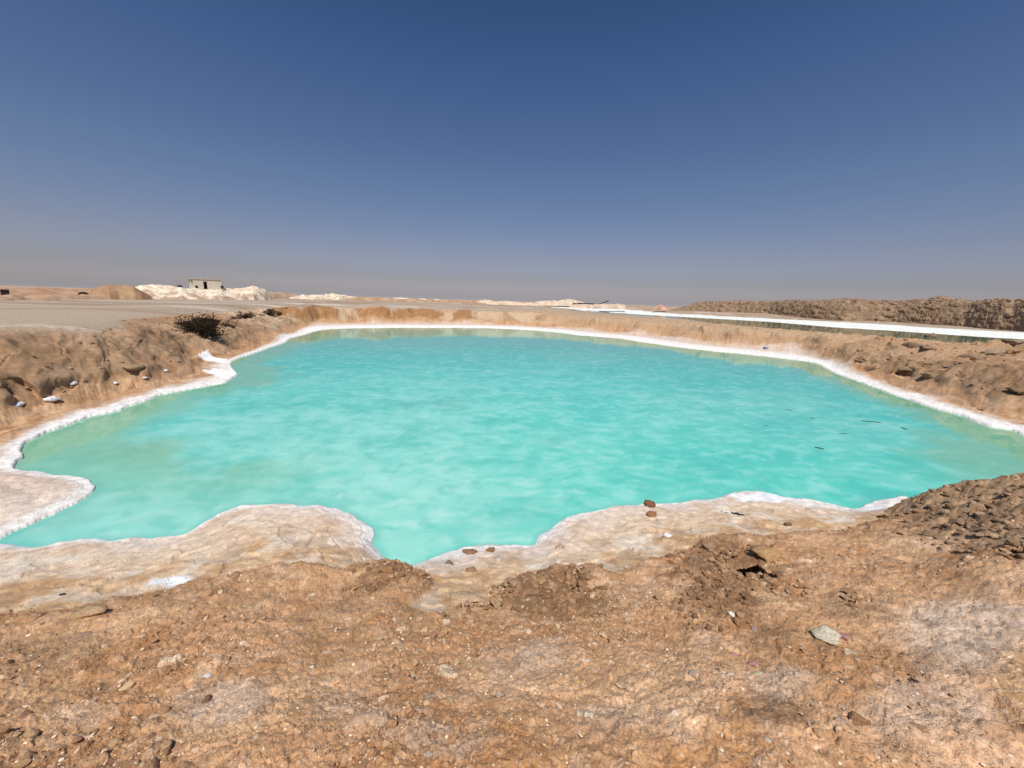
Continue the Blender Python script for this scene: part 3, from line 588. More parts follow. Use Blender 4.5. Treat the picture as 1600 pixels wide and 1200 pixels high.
for a_ in [
 ('clod', 'flat brown clod on the pale crust at the water, left of the round clod', 'clod', 735, 863, 27, 13, BR, 1),
 ('clod', 'small rounded orange-brown clod on the pale crust at the water', 'clod', 766, 861, 15, 14, BR, 2),
 ('stone', 'pale grey stone just below the rounded clod on the crust', 'stone', 778, 875, 16, 12, (.60, .50, .42), 3),
 ('clod', 'dark grey-green crumbly clod on the pale crust left of the flat clod', 'clod', 702, 880, 15, 9, (.20, .16, .09), 4),
 ('clod', 'brown clod sitting on the ridge of brown earth under the flat clod', 'clod', 738, 892, 22, 12, (.34, .20, .11), 5),
 ('stone', 'small tan stone in the corner of the right-hand crust beside the water', 'stone', 875, 856, 16, 9, (.52, .34, .22), 6),
 ('clod', 'dark brown clod on the very edge of the right-hand crust against the water', 'clod', 1016, 789, 19, 12, RB, 7),
 ('clod', 'reddish brown clod a step in front of the one at the water edge', 'clod', 1018, 805, 17, 10, (.30, .15, .07), 8),
 ('salt_chip', 'clean white flat chip lying on the grey patch of crust', 'salt chip', 1043, 837, 14, 8, WH, 9),
 ('clod', 'small dark brown clod alone on the tan crust near the right', 'clod', 1232, 821, 14, 8, RB, 10),
 ('stone', 'large cream angular stone on the orange earth at the right', 'stone', 1292, 998, 38, 31, (.66, .58, .42), 11),
 ('stone', 'dusty pink stone touching the large cream stone', 'stone', 1321, 997, 18, 13, PK, 12),
 ('stone', 'flat olive-tan slab below the large cream stone', 'stone', 1330, 1021, 32, 13, (.50, .38, .24), 13),
 ('shard', 'cream shard standing upright in the orange earth', 'shard', 1143, 962, 10, 18, (.80, .70, .55), 14),
 ('stone', 'rusty brown stone leaning against the foot of the upright shard', 'stone', 1161, 980, 24, 20, (.34, .17, .07), 15),
 ('stone', 'purple-grey rounded stone right of the rusty one by the shard', 'stone', 1178, 984, 14, 13, (.34, .24, .20), 16),
 ('shard', 'thin pale grey shard lying on the dark orange earth above the upright shard', 'shard', 1136, 922, 20, 6, (.60, .56, .46), 17),
 ('pebble', 'flat grey pebble on the pale earth right of centre', 'pebble', 1082, 1053, 13, 17, (.48, .38, .30), 18),
 ('pebble', 'cream pebble half buried right of the flat grey pebble', 'pebble', 1141, 1054, 13, 9, (.62, .46, .34), 19),
 ('pebble', 'bright pink pebble above the pale speckled patch', 'pebble', 1148, 1023, 10, 9, (.55, .28, .30), 20),
 ('pebble', 'dull pink pebble in the pale speckled patch', 'pebble', 1176, 1037, 15, 9, (.45, .22, .22), 21),
 ('stone', 'yellowish pale stone below the dull pink pebble', 'stone', 1184, 1054, 20, 11, (.56, .48, .32), 22),
 ('stone', 'rounded cream stone at the lower centre of the earth slope', 'stone', 921, 1120, 21, 18, (.66, .54, .38), 23),
 ('stone', 'pale half-buried stone just left of the rounded cream stone', 'stone', 905, 1115, 14, 16, (.60, .48, .33), 24),
 ('stone', 'purple-grey stone at the left edge of the orange-stained hollow', 'stone', 1124, 1124, 20, 14, (.44, .29, .19), 25),
 ('stone', 'large rust-brown stone near the lower right', 'stone', 1340, 1126, 30, 24, (.36, .19, .10), 26),
 ('stone', 'grey-tan stone against the left side of the large rust-brown stone', 'stone', 1313, 1127, 18, 14, (.48, .35, .26), 27),
 ('stone', 'upright orange stone with a deep shadow left of the rust-brown stone', 'stone', 1277, 1145, 14, 19, (.50, .31, .17), 28),
 ('stone', 'flat orange-tan stone near the bottom right of centre', 'stone', 1240, 1190, 21, 10, (.52, .33, .18), 29),
 ('pebble', 'pale grey-green pebble below the orange-stained hollow', 'pebble', 1198, 1158, 15, 12, (.56, .50, .40), 30),
 ('stone', 'brown rounded stone at the right end of the lower slope', 'stone', 1437, 1140, 26, 18, (.38, .22, .13), 31),
 ('salt_lump', 'bright white salt lump on the left part of the earth slope', 'salt lump', 323, 1057, 16, 11, WH, 32),
 ('stone', 'dark brown long stone below the bright white salt lump', 'stone', 322, 1095, 13, 19, (.22, .12, .075), 33),
 ('stone', 'dark reddish flat stone at the lower left', 'stone', 241, 1152, 23, 13, (.28, .14, .09), 34),
 ('stone', 'reddish brown stone near the left edge of the slope', 'stone', 41, 1119, 19, 13, (.30, .15, .10), 35),
 ('pebble', 'pale pointed pebble between the two dark stones and the centre', 'pebble', 393, 1156, 11, 12, (.62, .52, .40), 36),
 ('pebble', 'small reddish pebble at the bottom left', 'pebble', 173, 1190, 11, 9, (.34, .16, .10), 37),
 ('slab', 'wide brown clod slab at the left edge of the brown earth, dark gap under its right end', 'clod', 138, 960, 64, 22, (.44, .29, .17), 38),
 ('clod', 'lower brown clod below the wide slab at the left', 'clod', 132, 994, 46, 12, (.42, .27, .165), 39),
 ('pebble', 'small black pebble on the pale crust at the left', 'pebble', 97, 930, 9, 5, (.06, .05, .05), 40),
 ('pebble', 'cream square pebble in the dark crumbly clump at the centre', 'pebble', 825, 939, 9, 9, (.72, .60, .46), 41),
 ('pebble', 'small cream chip above the square pebble in the dark clump', 'pebble', 837, 917, 6, 7, (.66, .50, .36), 42),
 ('stone', 'tan stone below the dark crumbly clump at the centre', 'stone', 813, 981, 12, 9, (.58, .42, .28), 43),
 ('stone', 'greyish flat stone at the middle of the earth slope', 'stone', 670, 1090, 27, 14, (.42, .31, .23), 44),
 ('stone', 'flat brown stone just below the greyish flat stone', 'stone', 655, 1111, 27, 14, (.46, .31, .21), 45),
 ('stone', 'smooth round tan stone at the middle of the earth slope', 'stone', 781, 1087, 18, 17, (.50, .36, .25), 46),
 ('stone', 'grey stone with a bright speckle near the bottom centre-left', 'stone', 669, 1180, 18, 18, (.46, .35, .27), 47),
 ('stone', 'brown stone in the earth left of centre above the greyish flat stone', 'stone', 627, 1006, 15, 10, (.40, .25, .16), 48),
 ('pebble', 'pale chip on the slope left of the brown stone', 'pebble', 433, 994, 6, 6, WH, 49),
 ('pebble', 'white-tan chip on the slope between the salt lump and centre', 'pebble', 487, 1043, 8, 8, (.74, .64, .48), 50),
 ('pebble', 'tiny yellow chip on the slope right of centre', 'pebble', 904, 1065, 5, 8, (.60, .45, .10), 51),
 ('clod', 'knobbly orange clod rising above the black hole in the right-hand earth', 'clod', 1198, 868, 44, 26, (.50, .31, .14), 52),
 ('clod', 'brown clod on the left rim of the black hole', 'clod', 1108, 856, 30, 18, (.34, .21, .12), 53),
 ('clod', 'upright brown clod right of the black crack at the centre', 'clod', 914, 903, 20, 30, (.38, .22, .12), 54),
 ('clod', 'grey-brown clod at the left of the dark clump at the centre', 'clod', 805, 912, 26, 16, (.33, .21, .13), 55),
 ('clod', 'brown clod half buried under the ridge left of the black hole', 'clod', 1047, 871, 20, 12, (.27, .15, .08), 56),
 ('rock', 'dark rock at the right edge of the foreground earth', 'rock', 1585, 868, 34, 20, (.14, .095, .075), 57),
 ('clod', 'crumbly orange clod on top of the left-hand clump at the inlet', 'clod', 603, 890, 30, 14, (.38, .20, .08), 58),
 ('pebble', 'dark reddish pebble on the crest above the inlet', 'pebble', 595, 879, 8, 5, (.16, .07, .04), 59),
 ('slab', 'pale overhanging slab of crust left of the dark clump', 'slab', 730, 935, 60, 22, (.55, .39, .25), 60),
 # right bank
 ('boulder', 'brown boulder at the foot of the right bank with a dark gap below', 'boulder', 1421, 581, 18.72, 8, (.34, .23, .14), 70),
 ('boulder', 'rounded boulder right of the first one at the foot of the right bank', 'boulder', 1453, 588, 21.6, 9.6, (.32, .21, .12), 71),
 ('boulder', 'dark-bellied boulder halfway up the right bank', 'boulder', 1515, 562, 19.44, 9.6, (.29, .19, .12), 72),
 ('slab', 'small pale slab right of the dark-bellied boulder', 'slab', 1552, 554, 20, 3.6, (.42, .32, .21), 73),
 ('slab', 'flat brown slab at the top right of the right bank', 'slab', 1588, 538, 20, 4, (.36, .26, .17), 74),
 ('boulder', 'brown block on top of the right bank against the far water', 'boulder', 1455, 527, 10.08, 4.8, (.33, .22, .14), 75),
 ('slab', 'dark tilted slab high on the left part of the right bank', 'slab', 1421, 541, 17.28, 4.8, (.28, .18, .11), 76),
 ('boulder', 'small block beside the dark tilted slab on the right bank', 'boulder', 1446, 546, 12.96, 4, (.30, .20, .13), 77),
 ('boulder', 'small boulder below the small pale slab', 'boulder', 1528, 578, 8.64, 4.8, (.27, .18, .11), 78),
 ('boulder', 'small pale boulder lower middle of the right bank', 'boulder', 1505, 583, 8.64, 5.6, (.42, .30, .20), 79),
 ('boulder', 'dark boulder near the foot of the right bank, furthest right', 'boulder', 1590, 612, 18.72, 9.6, (.25, .16, .09), 80),
 ('pebble', 'dark pebble lying alone on the white salt of the right shore', 'pebble', 1532, 641, 6, 4, (.10, .05, .04), 81),
 ('boulder', 'dark block at the near end of the right bank, low by the beach', 'boulder', 1345, 566, 11.52, 4.8, (.28, .18, .11), 82),
 ('slab', 'brown ledge block under the left bank above the beach', 'slab', 208, 576, 30, 9, (.36, .24, .14), 83),
]:
    stone(*a_, group=None)
for k_, (px_, py_, w_, h_, lb) in enumerate([(30,634,19,10,'largest white salt lump on the left beach, nearest the left edge'),(112,600,15,6,'white salt lump at the foot of the left bank, second from the left edge'),(82,625,20,5,'long thin cream salt lump between the two largest on the left beach'),
   (181,600,10,5,'small dull white salt lump mid-way along the left beach'),(226,591,10,4,'thin white salt lump on the left beach left of the rounded one'),(259,580,9,5,'small rounded white salt lump furthest right on the left beach'),(327,528,6,4,'tiny white salt lump just under the dark bush'),(343,531,5,4,'tiny white salt lump right of the one under the dark bush')]):
    stone('salt_lump', lb, 'salt lump', px_, py_, w_, h_, WH, 90+k_, group='salt lumps on the left beach', crumbly=.12)
# ------------------------------------------------------------------ gravel
def scatter(name, N, sampler, seed, sizes, cols, keep, label=None, sink=.3, sub=1):
    g_ = np.random.RandomState(seed); v0, f0 = ico(sub); P = sampler(g_, N); P = P[keep(P[:, 0], P[:, 1], g_)]
    n_ = len(P); var = []
    for q in range(12): var.append(rockpts(sub, seed+q, (1, 1, 1), angular=.9)[0])
    var = np.array(var)[g_.randint(0, 12, n_)]
    s_ = sizes(g_, P); dims = s_[:, None]*np.stack([g_.uniform(.8, 1.3, n_), g_.uniform(.6, 1., n_), g_.uniform(.35, .75, n_)], 1)
    an = g_.rand(n_)*6.28; ca, sa = np.cos(an), np.sin(an)
    vv = var*dims[:, None, :]
    xx = vv[..., 0]*ca[:, None]-vv[..., 1]*sa[:, None]; yy = vv[..., 0]*sa[:, None]+vv[..., 1]*ca[:, None]
    zz_ = vv[..., 2]+(zfine(P[:, 0], P[:, 1])+dims[:, 2]*(1-2*sink))[:, None]
    V_ = np.stack([xx+P[:, :1], yy+P[:, 1:2], zz_], -1).reshape(-1, 3)
    F_ = (f0[None]+(np.arange(n_)*len(v0))[:, None, None]).reshape(-1, 3)
    C_ = np.repeat(np.array(cols)[g_.choice(len(cols), n_)]*g_.uniform(.75, 1.2, (n_, 1)), len(v0), 0)
    o = mesh_from(name, V_, F_, MST, C_, smooth=False); o['kind'] = 'stuff'
    if label: o['label'] = label; o['category'] = name
    return o
MST = soil('loose_stone', 'col', bump=.4, bscale=120., vary=.25)
def polar(a0, a1, r0_, r1_):
    return lambda g_, N: (lambda a, r: np.stack([np.sin(a)*r, np.cos(a)*r], 1))(np.radians(g_.uniform(a0, a1, N)), np.exp(g_.uniform(math.log(r0_), math.log(r1_), N)))
fgs = fgm
def keepfg(x, y, g_):
    c = fbm(x, y, .75, 3, 32); return (lookup(fgs, x, y) > .5) & (g_.rand(len(x)) < .25+.9*sstep(-.1, .5, c))
pal = [(.44, .29, .185), (.50, .36, .26), (.36, .20, .11), (.60, .48, .38), (.42, .31, .24), (.30, .17, .10), (.46, .26, .13), (.74, .66, .56)]
scatter('gravel', 42000, polar(-72, 72, .7, 6), 500, lambda g_, P: (.002+.0050*g_.rand(len(P))**3.5)*np.clip(np.hypot(P[:, 0], P[:, 1]), 1, 4)**.5*1.0, [tuple(q) for q in np.array(pal)*np.array([1.08, 1., .84])], keepfg, 'loose brown gravel and crumbs scattered over the foreground earth', sink=.42)
scatter('clods', 2600, polar(-72, 72, .9, 6.5), 520, lambda g_, P: (.006+.018*g_.rand(len(P))**4)*np.clip(np.hypot(P[:, 0], P[:, 1]), 1, 3)**.4, [(.46,.29,.16),(.40,.23,.12),(.34,.19,.10),(.52,.36,.22)], lambda x, y, g_: (lookup(fgs, x, y) > .3) & (sstep(.05, .4, fbm(x, y, .75, 3, 32)) > g_.rand(len(x))*.9), 'small earth clods lying in the crumbly parts of the foreground', sub=2)
def kcrest(x, y, g_):
    d_ = -sdf(brn, x, y); return (d_ > 0) & (g_.rand(len(x)) < np.exp(-(d_/.22)**2)*sstep(-.25, .3, fbm(x, y, 1.3, 3, 401)))
DKC = [(.34,.19,.10),(.40,.24,.13),(.28,.155,.08),(.44,.29,.17)]
scatter('crest_clods', 26000, polar(-72, 72, 1.5, 6.5), 530, lambda g_, P: (.008+.024*g_.rand(len(P))**3.5), DKC, kcrest, 'brown crumbly clods along the crest of the foreground earth', sink=.4, sub=2)
def around_pits(g_, N):
    Fs = [f for f in FW if f[4] and np.hypot(*f[0]) < 6]; ii = g_.randint(0, len(Fs), N); a_ = g_.rand(N)*6.28; q_ = np.sqrt(g_.rand(N))*1.35
    A_ = np.array([f[0] for f in Fs]); B1 = np.array([f[1] for f in Fs]); B2 = np.array([f[2] for f in Fs])
    return A_[ii]+B1[ii]*(np.cos(a_)*q_)[:, None]+B2[ii]*(np.sin(a_)*q_)[:, None]
def in_patches(g_, N):
    Fs = [f for f in PATD if f[3] >= .8]; ar = np.array([abs(f[1][0]*f[2][1]-f[1][1]*f[2][0]) for f in Fs]); ii = g_.choice(len(Fs), N, p=ar/ar.sum()); a_ = g_.rand(N)*6.28; q_ = np.sqrt(g_.rand(N))*1.05
    A_ = np.array([f[0] for f in Fs]); B1 = np.array([f[1] for f in Fs]); B2 = np.array([f[2] for f in Fs])
    return A_[ii]+B1[ii]*(np.cos(a_)*q_)[:, None]+B2[ii]*(np.sin(a_)*q_)[:, None]
scatter('dark_clods', 3600, in_patches, 536, lambda g_, P: .006+.034*g_.rand(len(P))**4.5, [(.26,.14,.07),(.31,.17,.085),(.36,.21,.11),(.22,.12,.06)], lambda x, y, g_: (lookup(fgs, x, y) > .4) & (fbm(x, y, 2.2, 3, 402) > g_.uniform(-.5, .4, len(x))), 'dark clods heaped along the crest of the foreground earth', sink=.35, sub=2)
scatter('mound_clods', 5200, polar(44, 72, 3.0, 9.), 538, lambda g_, P: .008+.045*g_.rand(len(P))**4.5, [(.30,.19,.11),(.36,.24,.15),(.25,.155,.09)], lambda x, y, g_: (sdf(MND, x, y) < .1) & (lookup(fgs, x, y) > .4), 'brown crumbly clods over the earth mound at the right', sink=.38, sub=2)
scatter('pit_clods', 900, around_pits, 533, lambda g_, P: (.008+.030*g_.rand(len(P))**2.5), DKC, lambda x, y, g_: np.ones(len(x), bool), 'crumbly clods lying in and around the small hollows of the foreground earth', sink=.25, sub=2)
scatter('rubble', 6000, polar(30, 66, 11, 32), 540, lambda g_, P: (.015+.10*g_.rand(len(P))**5), [(.30, .20, .13), (.34, .235, .15), (.24, .15, .085)], lambda x, y, g_: lookup(bankm, x, y) > .5, 'brown rubble strewn over the right bank', sub=2)
scatter('bank_crumbs', 9000, polar(-66, 30, 8, 46), 560, lambda g_, P: (.012+.06*g_.rand(len(P))**5), [(.30, .19, .11), (.38, .26, .16), (.24, .15, .09)], lambda x, y, g_: (lookup(bankm, x, y) > .4) & (zfine(x, y) < 1.62), 'small crumbs of earth on the left and far banks')
# ------------------------------------------------------------------ heaps and ridges beyond the pool
def ridge(name, pts, zb, wd, ca_, cb_, amp, fr, nl, nw, seed, label=None, cat=None, kind=None, group=None, blocky=0., cc=None, rocks=0.):
    pts = np.array(pts, float); u = np.linspace(0, 1, nl); s0 = np.concatenate([[0], np.cumsum(np.abs(np.diff(pts[:, 0])))]); s0 /= s0[-1]
    B = np.array([at(p[0], p[1], zb)[:2] for p in pts]); D = np.hypot(B[:, 0], B[:, 1]); O_ = B/D[:, None]
    hs = []
    for p, dd in zip(pts, D):
        q = ray(p[0], p[2]); hs.append(H+q[2]/math.hypot(q[0], q[1])*(dd+wd*.45)-zb)
    Bi = np.stack([np.interp(u, s0, B[:, k]) for k in (0, 1)], 1); Oi = np.stack([np.interp(u, s0, O_[:, k]) for k in (0, 1)], 1); hi = np.interp(u, s0, hs)
    t = np.linspace(0, 1, nw); prof = np.sin(np.pi*np.clip(t, 0, 1))**.9
    Xg = Bi[:, 0][:, None]+Oi[:, 0][:, None]*wd*t; Yg = Bi[:, 1][:, None]+Oi[:, 1][:, None]*wd*t
    hh = np.maximum(hi, .02)[:, None]*prof
    k = np.clip(hh/np.maximum(hi.max()*.35, .2), 0, 1)
    dz = fbm(Xg, Yg, fr, 5, seed)*amp
    if blocky:
        d1, h1 = cells(Xg, Yg, blocky, seed+1); dz = dz+np.clip(1-(d1/.6)**2, 0, 1)*RV[3][h1]*.16/blocky
        d1, h2 = cells(Xg, Yg, blocky*2.7, seed+2); dz = dz+np.clip(1-(d1/.6)**2, 0, 1)*RV[3][h2]*.16/blocky/2.7
    Zg = zb-.35+.35*prof**.3+hh+dz*k-.0
    if rocks:
        ds = np.concatenate([[0], np.cumsum(np.hypot(np.diff(Bi[:, 0]), np.diff(Bi[:, 1])))])[:, None]*np.ones_like(t)
        off = np.zeros_like(Xg)
        for fq, am in ((.35, 1.3), (.85, .8), (1.9, .4)):
            d1, h1 = cells(ds+.4*fbm(ds, Zg, 1, 2, seed+8), Zg*1.5+t[None, :]*3, fq, seed+9+int(fq*10)); off += np.clip(1-(d1/.55)**2, 0, 1)*RV[3][h1]*am
        off = off*np.clip(hh/1.2, 0, 1)*rocks
        Xg = Xg-Oi[:, 0][:, None]*off; Yg = Yg-Oi[:, 1][:, None]*off
    n_ = fbm(Xg, Yg, fr*1.7, 4, seed+5)+.6*fbm(Xg+Zg*1.3, Yg-Zg, 1.1, 3, seed+6)*(rocks > 0)
    base_ = mixc(np.broadcast_to(c3(ca_), Xg.shape+(3,)), c3(cb_), sstep(-.2, .45, n_))
    if cc is not None: base_ = mixc(base_, c3(cc), sstep(.3, .05, t)[None, :]*np.ones_like(Xg)*sstep(-.3, .3, n_))
    o = mesh_from(name, np.stack([Xg, Yg, Zg], -1).reshape(-1, 3), gridfaces(nl, nw), MH, base_.reshape(-1, 3))
    if kind: o['kind'] = kind
    else:
        o['label'] = label; o['category'] = cat
        if group: o['group'] = group
    return o
MH = soil('heap_earth', 'col', bump=.5, bscale=6., vary=.25)
WSa, WSb = (.76, .65, .50), (.60, .44, .30)
ridge('earth_ridge', [(-200,465,452),(0,464,450.5),(30,464,451),(60,464,450),(100,464,452),(150,464,452.5),(200,464.5,455),(225,465,461)], 1.7, 22, (.40, .22, .13), (.46, .29, .19), .35, .25, 220, 30, 700, kind='structure')
ridge('earth_ridge', [(-160,472,462),(0,470,461),(20,469.5,460),(40,469,463),(75,469,460.5),(120,468.5,461),(160,468,460),(200,468,462),(240,468,466)], 1.7, 7, (.42, .26, .16), (.50, .33, .21), .25, .4, 220, 30, 705, kind='structure')
ridge('earth_mound', [(128,466.5,462),(148,467.2,453),(162,467.5,447.5),(172,468,445.2),(187,468,446.5),(194,468.2,448.5),(203,468.3,447.5),(212,468.5,449),(222,468.5,454),(232,468.3,460),(239,468,466)], 1.7, 12, (.37, .22, .12), (.42, .27, .15), .3, .35, 160, 40, 710, 'brown earth mound with two humps left of the pale salt heaps', 'mound')
ridge('salt_heap', [(203,466,459),(215,466,450.5),(225,466.3,448.5),(240,466.6,448),(262,467,448.5),(285,467.5,450),(295,467.6,453),(320,468,454.6),(348,468.4,454.2),(360,468.4,452.5),(375,468.6,451.5),(388,468.8,449.5),(397,469,448.4),(406,469,450),(416,469,454),(424,468.8,462),(428,468.6,467)], 1.7, 15, WSa, WSb, .25, .45, 320, 50, 720, 'long pale salt heap under the block hut', 'heap', blocky=.45, cc=(.42, .28, .19))
ridge('earth_mound', [(408,465,461),(420,466,456),(440,466.2,457),(460,466.5,459),(472,466.8,463),(478,467,466)], 1.7, 12, (.42, .28, .18), (.48, .33, .22), .25, .4, 100, 30, 730, 'low brown mound right of the long salt heap', 'mound')
ridge('salt_heap', [(452,467.5,465.5),(470,467.6,463),(490,468,462),(508,468.3,461),(520,468.5,459.5),(530,468.8,461),(545,469,463),(560,469.4,466),(566,469.6,468.5)], 1.7, 10, WSa, WSb, .3, .5, 160, 30, 740, 'low pale salt heap right of the low brown mound', 'heap', blocky=.5)
ridge('earth_ridge', [(540,470,466),(570,470.5,464.5),(620,471.5,466.8),(680,472.5,468.4),(740,474,471),(760,475,474)], 1.7, 25, (.40, .23, .13), (.55, .38, .24), .3, .2, 200, 26, 745, kind='structure')
for k_, (pp, lb) in enumerate([([(603,469,468),(615,468.9,465.6),(628,469,465),(640,469.2,466.4),(646,469.3,468.8)], 'small white salt heap on the horizon, left one of three'), ([(648,470,469),(656,470,466.6),(664,470.2,467.4),(670,470.4,469.5)], 'small white salt heap on the horizon, middle one of three'), ([(675,471,470),(681,471,467.2),(688,471,468.4),(692,471.2,470.5)], 'small white salt heap on the horizon, right one of three')]):
    ridge('salt_heap', pp, 1.7, 25, (.85, .80, .72), (.75, .65, .55), .2, .2, 50, 16, 750+k_, lb, 'heap', group='small white salt heaps on the horizon')
ridge('salt_heap', [(740,474,473.5),(748,474.2,470),(757,474.4,468.6),(768,474.8,470),(776,475,471.5),(785,475,470.4),(800,475.4,471.8),(815,475.8,472.5),(832,476.2,473.5)], 1.7, 22, (.74, .57, .42), (.62, .43, .29), .4, .2, 160, 26, 760, 'peach-coloured salt heap left of the white one in the far middle', 'heap')
ridge('salt_heap', [(830,476,474.5),(842,476.3,471),(852,476.5,469.5),(860,476.7,470.6),(872,477,470),(884,477.2,467.4),(893,477.5,468.2),(905,477.7,470.2),(915,478,474.5)], 1.7, 22, (.70, .58, .44), (.58, .40, .26), .4, .2, 160, 26, 765, 'white-topped salt heap in the far middle beside the dark timbers', 'heap')
ridge('salt_heap', [(890,479.5,477),(905,480,475.3),(925,480.5,475.8),(940,480.5,474.8),(955,481,476),(966,481,474.6),(974,481.3,476),(978,481.5,480)], 1.7, 12, (.66, .52, .39), (.56, .39, .26), .35, .35, 140, 26, 770, 'low salt heap under the dark timbers', 'heap')
ridge('earth_mound', [(1021,483,481.5),(1027,483,477.6),(1032,483,475.8),(1037,483.2,478.5),(1042,483.4,482)], 1.6, 10, (.50, .28, .19), (.62, .42, .3), .2, .4, 50, 16, 780, 'tiny reddish mound at the left end of the long right-hand spoil bank', 'mound')
bp_ = [(1036,487.5,486.5),(1050,488,484),(1062,488.3,480.5),(1075,488.8,477.5),(1082,489,474),(1100,489.8,471.5),(1125,491,471),(1150,492,470),(1175,493.3,471),(1200,494.5,470.5),(1225,496.2,470),(1250,497.8,468.5),(1265,498.8,470),(1290,500.3,468),(1315,501.6,466.8),(1340,502.6,467.5),(1365,503.5,469.5),(1393,504.8,471),(1410,505.8,469),(1435,507.2,467.5),(1463,508.8,463),(1480,509.8,466),(1505,511.3,470.8),(1530,513.2,468.6),(1555,515,466.8),(1572,516,470.8),(1590,517.3,467.5),(1615,519.5,465),(1700,526,463),(1850,540,458)]
ridge('spoil_bank', bp_, .15, 20, (.235, .15, .09), (.33, .225, .14), .5, .35, 1500, 130, 800, kind='structure', blocky=.9, rocks=.6)

# ------------------------------------------------------------------ built things
def thing(name, label, cat, loc, rz=0., group=None):
    o = bpy.data.objects.new(name, None); C.objects.link(o); o.location = loc; o.rotation_euler = (0, 0, rz)
    o['label'] = label; o['category'] = cat
    if group: o['group'] = group
    return o
def obj(name, bm, mat, parent=None):
    me = bpy.data.meshes.new(name); bm.to_mesh(me); bm.free(); me.materials.append(mat)
    o = bpy.data.objects.new(name, me); C.objects.link(o); o.parent = parent; return o
def box(bm, x0, x1, y0, y1, z0, z1, jit=0.):
    r_ = bmesh.ops.create_cube(bm, size=1)
    for v in r_['verts']:
        v.co = Vector(((x0+x1)/2+v.co.x*(x1-x0), (y0+y1)/2+v.co.y*(y1-y0), (z0+z1)/2+v.co.z*(z1-z0)))
        if jit: v.co += Vector(rng.uniform(-jit, jit, 3))
def tube(bm, pts, rad, n=6):
    pts = [Vector(p) for p in pts]; rings = []
    for i, p in enumerate(pts):
        t = (pts[min(i+1, len(pts)-1)]-pts[max(i-1, 0)]).normalized(); a = t.orthogonal().normalized(); b = t.cross(a)
        rr_ = rad[i] if hasattr(rad, '__len__') else rad
        rings.append([bm.verts.new(p+(a*math.cos(6.2832*k/n)+b*math.sin(6.2832*k/n))*rr_) for k in range(n)])
    for r1, r2 in zip(rings, rings[1:]):
        for k in range(n): bm.faces.new((r1[k], r1[(k+1) % n], r2[(k+1) % n], r2[k]))
    bm.faces.new(rings[0][::-1]); bm.faces.new(rings[-1])
def facing(px, py, D):
    q = ray(px, py); hd = math.hypot(q[0], q[1]); return np.array([q[0]/hd*D, q[1]/hd*D, H+q[2]/hd*D]), -math.atan2(q[0], q[1])
M_block = soil('block_wall', None, (.56, .50, .40), bump=.6, bscale=3., vary=.3)
t_ = M_block.node_tree; br_ = t_.nodes.new('ShaderNodeTexBrick'); br_.inputs['Scale'].default_value = 1; br_.inputs['Brick Width'].default_value = .5; br_.inputs['Row Height'].default_value = .22; br_.inputs['Mortar Size'].default_value = .02
br_.inputs['Color1'].default_value = (.66, .60, .49, 1); br_.inputs['Color2'].default_value = (.62, .56, .455, 1); br_.inputs['Mortar'].default_value = (.55, .50, .40, 1)
co_ = t_.nodes.new('ShaderNodeTexCoord'); mp_ = t_.nodes.new('ShaderNodeMapping'); mp_.inputs['Rotation'].default_value = (R(90), 0, 0)
t_.links.new(co_.outputs['Object'], mp_.inputs['Vector']); t_.links.new(mp_.outputs[0], br_.inputs['Vector']); t_.links.new(br_.outputs['Color'], t_.nodes['Principled BSDF'].inputs['Base Color'])
M_slab = soil('roof_slab', None, (.50, .42, .34), bump=.4, bscale=5.)
M_dark = soil('dark_timber', None, (.045, .035, .03), bump=.4, bscale=9.)
M_door = soil('door_wood', None, (.10, .06, .04), bump=.4, bscale=9.)
DHUT = float(np.hypot(*at(322, 468, 1.7)[:2]))+7.
# block hut: front wall with a door opening and two small windows, side and rear walls, roof slab
pH, aH = facing(322, 451.5, DHUT)
kk = DHUT*math.cos(math.atan2(pH[0], pH[1]))/601          # metres per pixel on the depth plane
ca_ = math.cos(math.atan2(pH[0], pH[1])); kw = kk*ca_; W2 = 25.*kw; HT = 14.*kk
hut = thing('block_hut', 'small pale block hut with a flat roof and a dark doorway on the salt heap', 'hut', (pH[0], pH[1], pH[2]-.15), aH)
bx_ = lambda px: (px-322)*kw
th_ = .22; dep = 3.4
bm = bmesh.new()
d0, d1, dh = bx_(319), bx_(324.3), 10.6*kk+.15; hz = HT+.15
ww = [(bx_(297.6), bx_(299.5)), (bx_(301.2), bx_(303))]; wz0, wz1 = hz-5.2*kk, hz-1.9*kk
box(bm, -W2, ww[0][0], 0, th_, -.6, hz); box(bm, ww[0][0], ww[1][1], 0, th_, -.6, wz0); box(bm, ww[0][0], ww[1][1], 0, th_, wz1, hz); box(bm, ww[0][1], ww[1][0], 0, th_, wz0, wz1)
box(bm, ww[1][1], d0, 0, th_, -.6, hz); box(bm, d0, d1, 0, th_, dh, hz); box(bm, d1, W2, 0, th_, -.6, hz)
obj('front_wall', bm, M_block, hut)
for nm, a_ in (('side_wall', (-W2, -W2+th_, th_, dep)), ('side_wall', (W2-th_, W2, th_, dep)), ('rear_wall', (-W2, W2, dep, dep+th_))):
    bm = bmesh.new(); box(bm, *a_, -.6, hz); obj(nm, bm, M_block, hut)
bm = bmesh.new(); box(bm, -W2-.08, W2+.12, -.12, dep+th_+.12, hz, hz+.12, .01); obj('roof', bm, M_slab, hut)
bm = bmesh.new(); box(bm, d0-.12, d1+.12, -.06, -.003, dh, dh+.14); obj('lintel', bm, M_slab, hut)
bm = bmesh.new(); box(bm, d0+.04, d0+.09, th_, th_+.75, 0, dh-.05); obj('door', bm, M_door, hut)
for a_, b_ in ww:
    bm = bmesh.new(); box(bm, a_-.04, b_+.04, -.04, -.003, wz0-.07, wz0); obj('window_sill', bm, M_slab, hut)
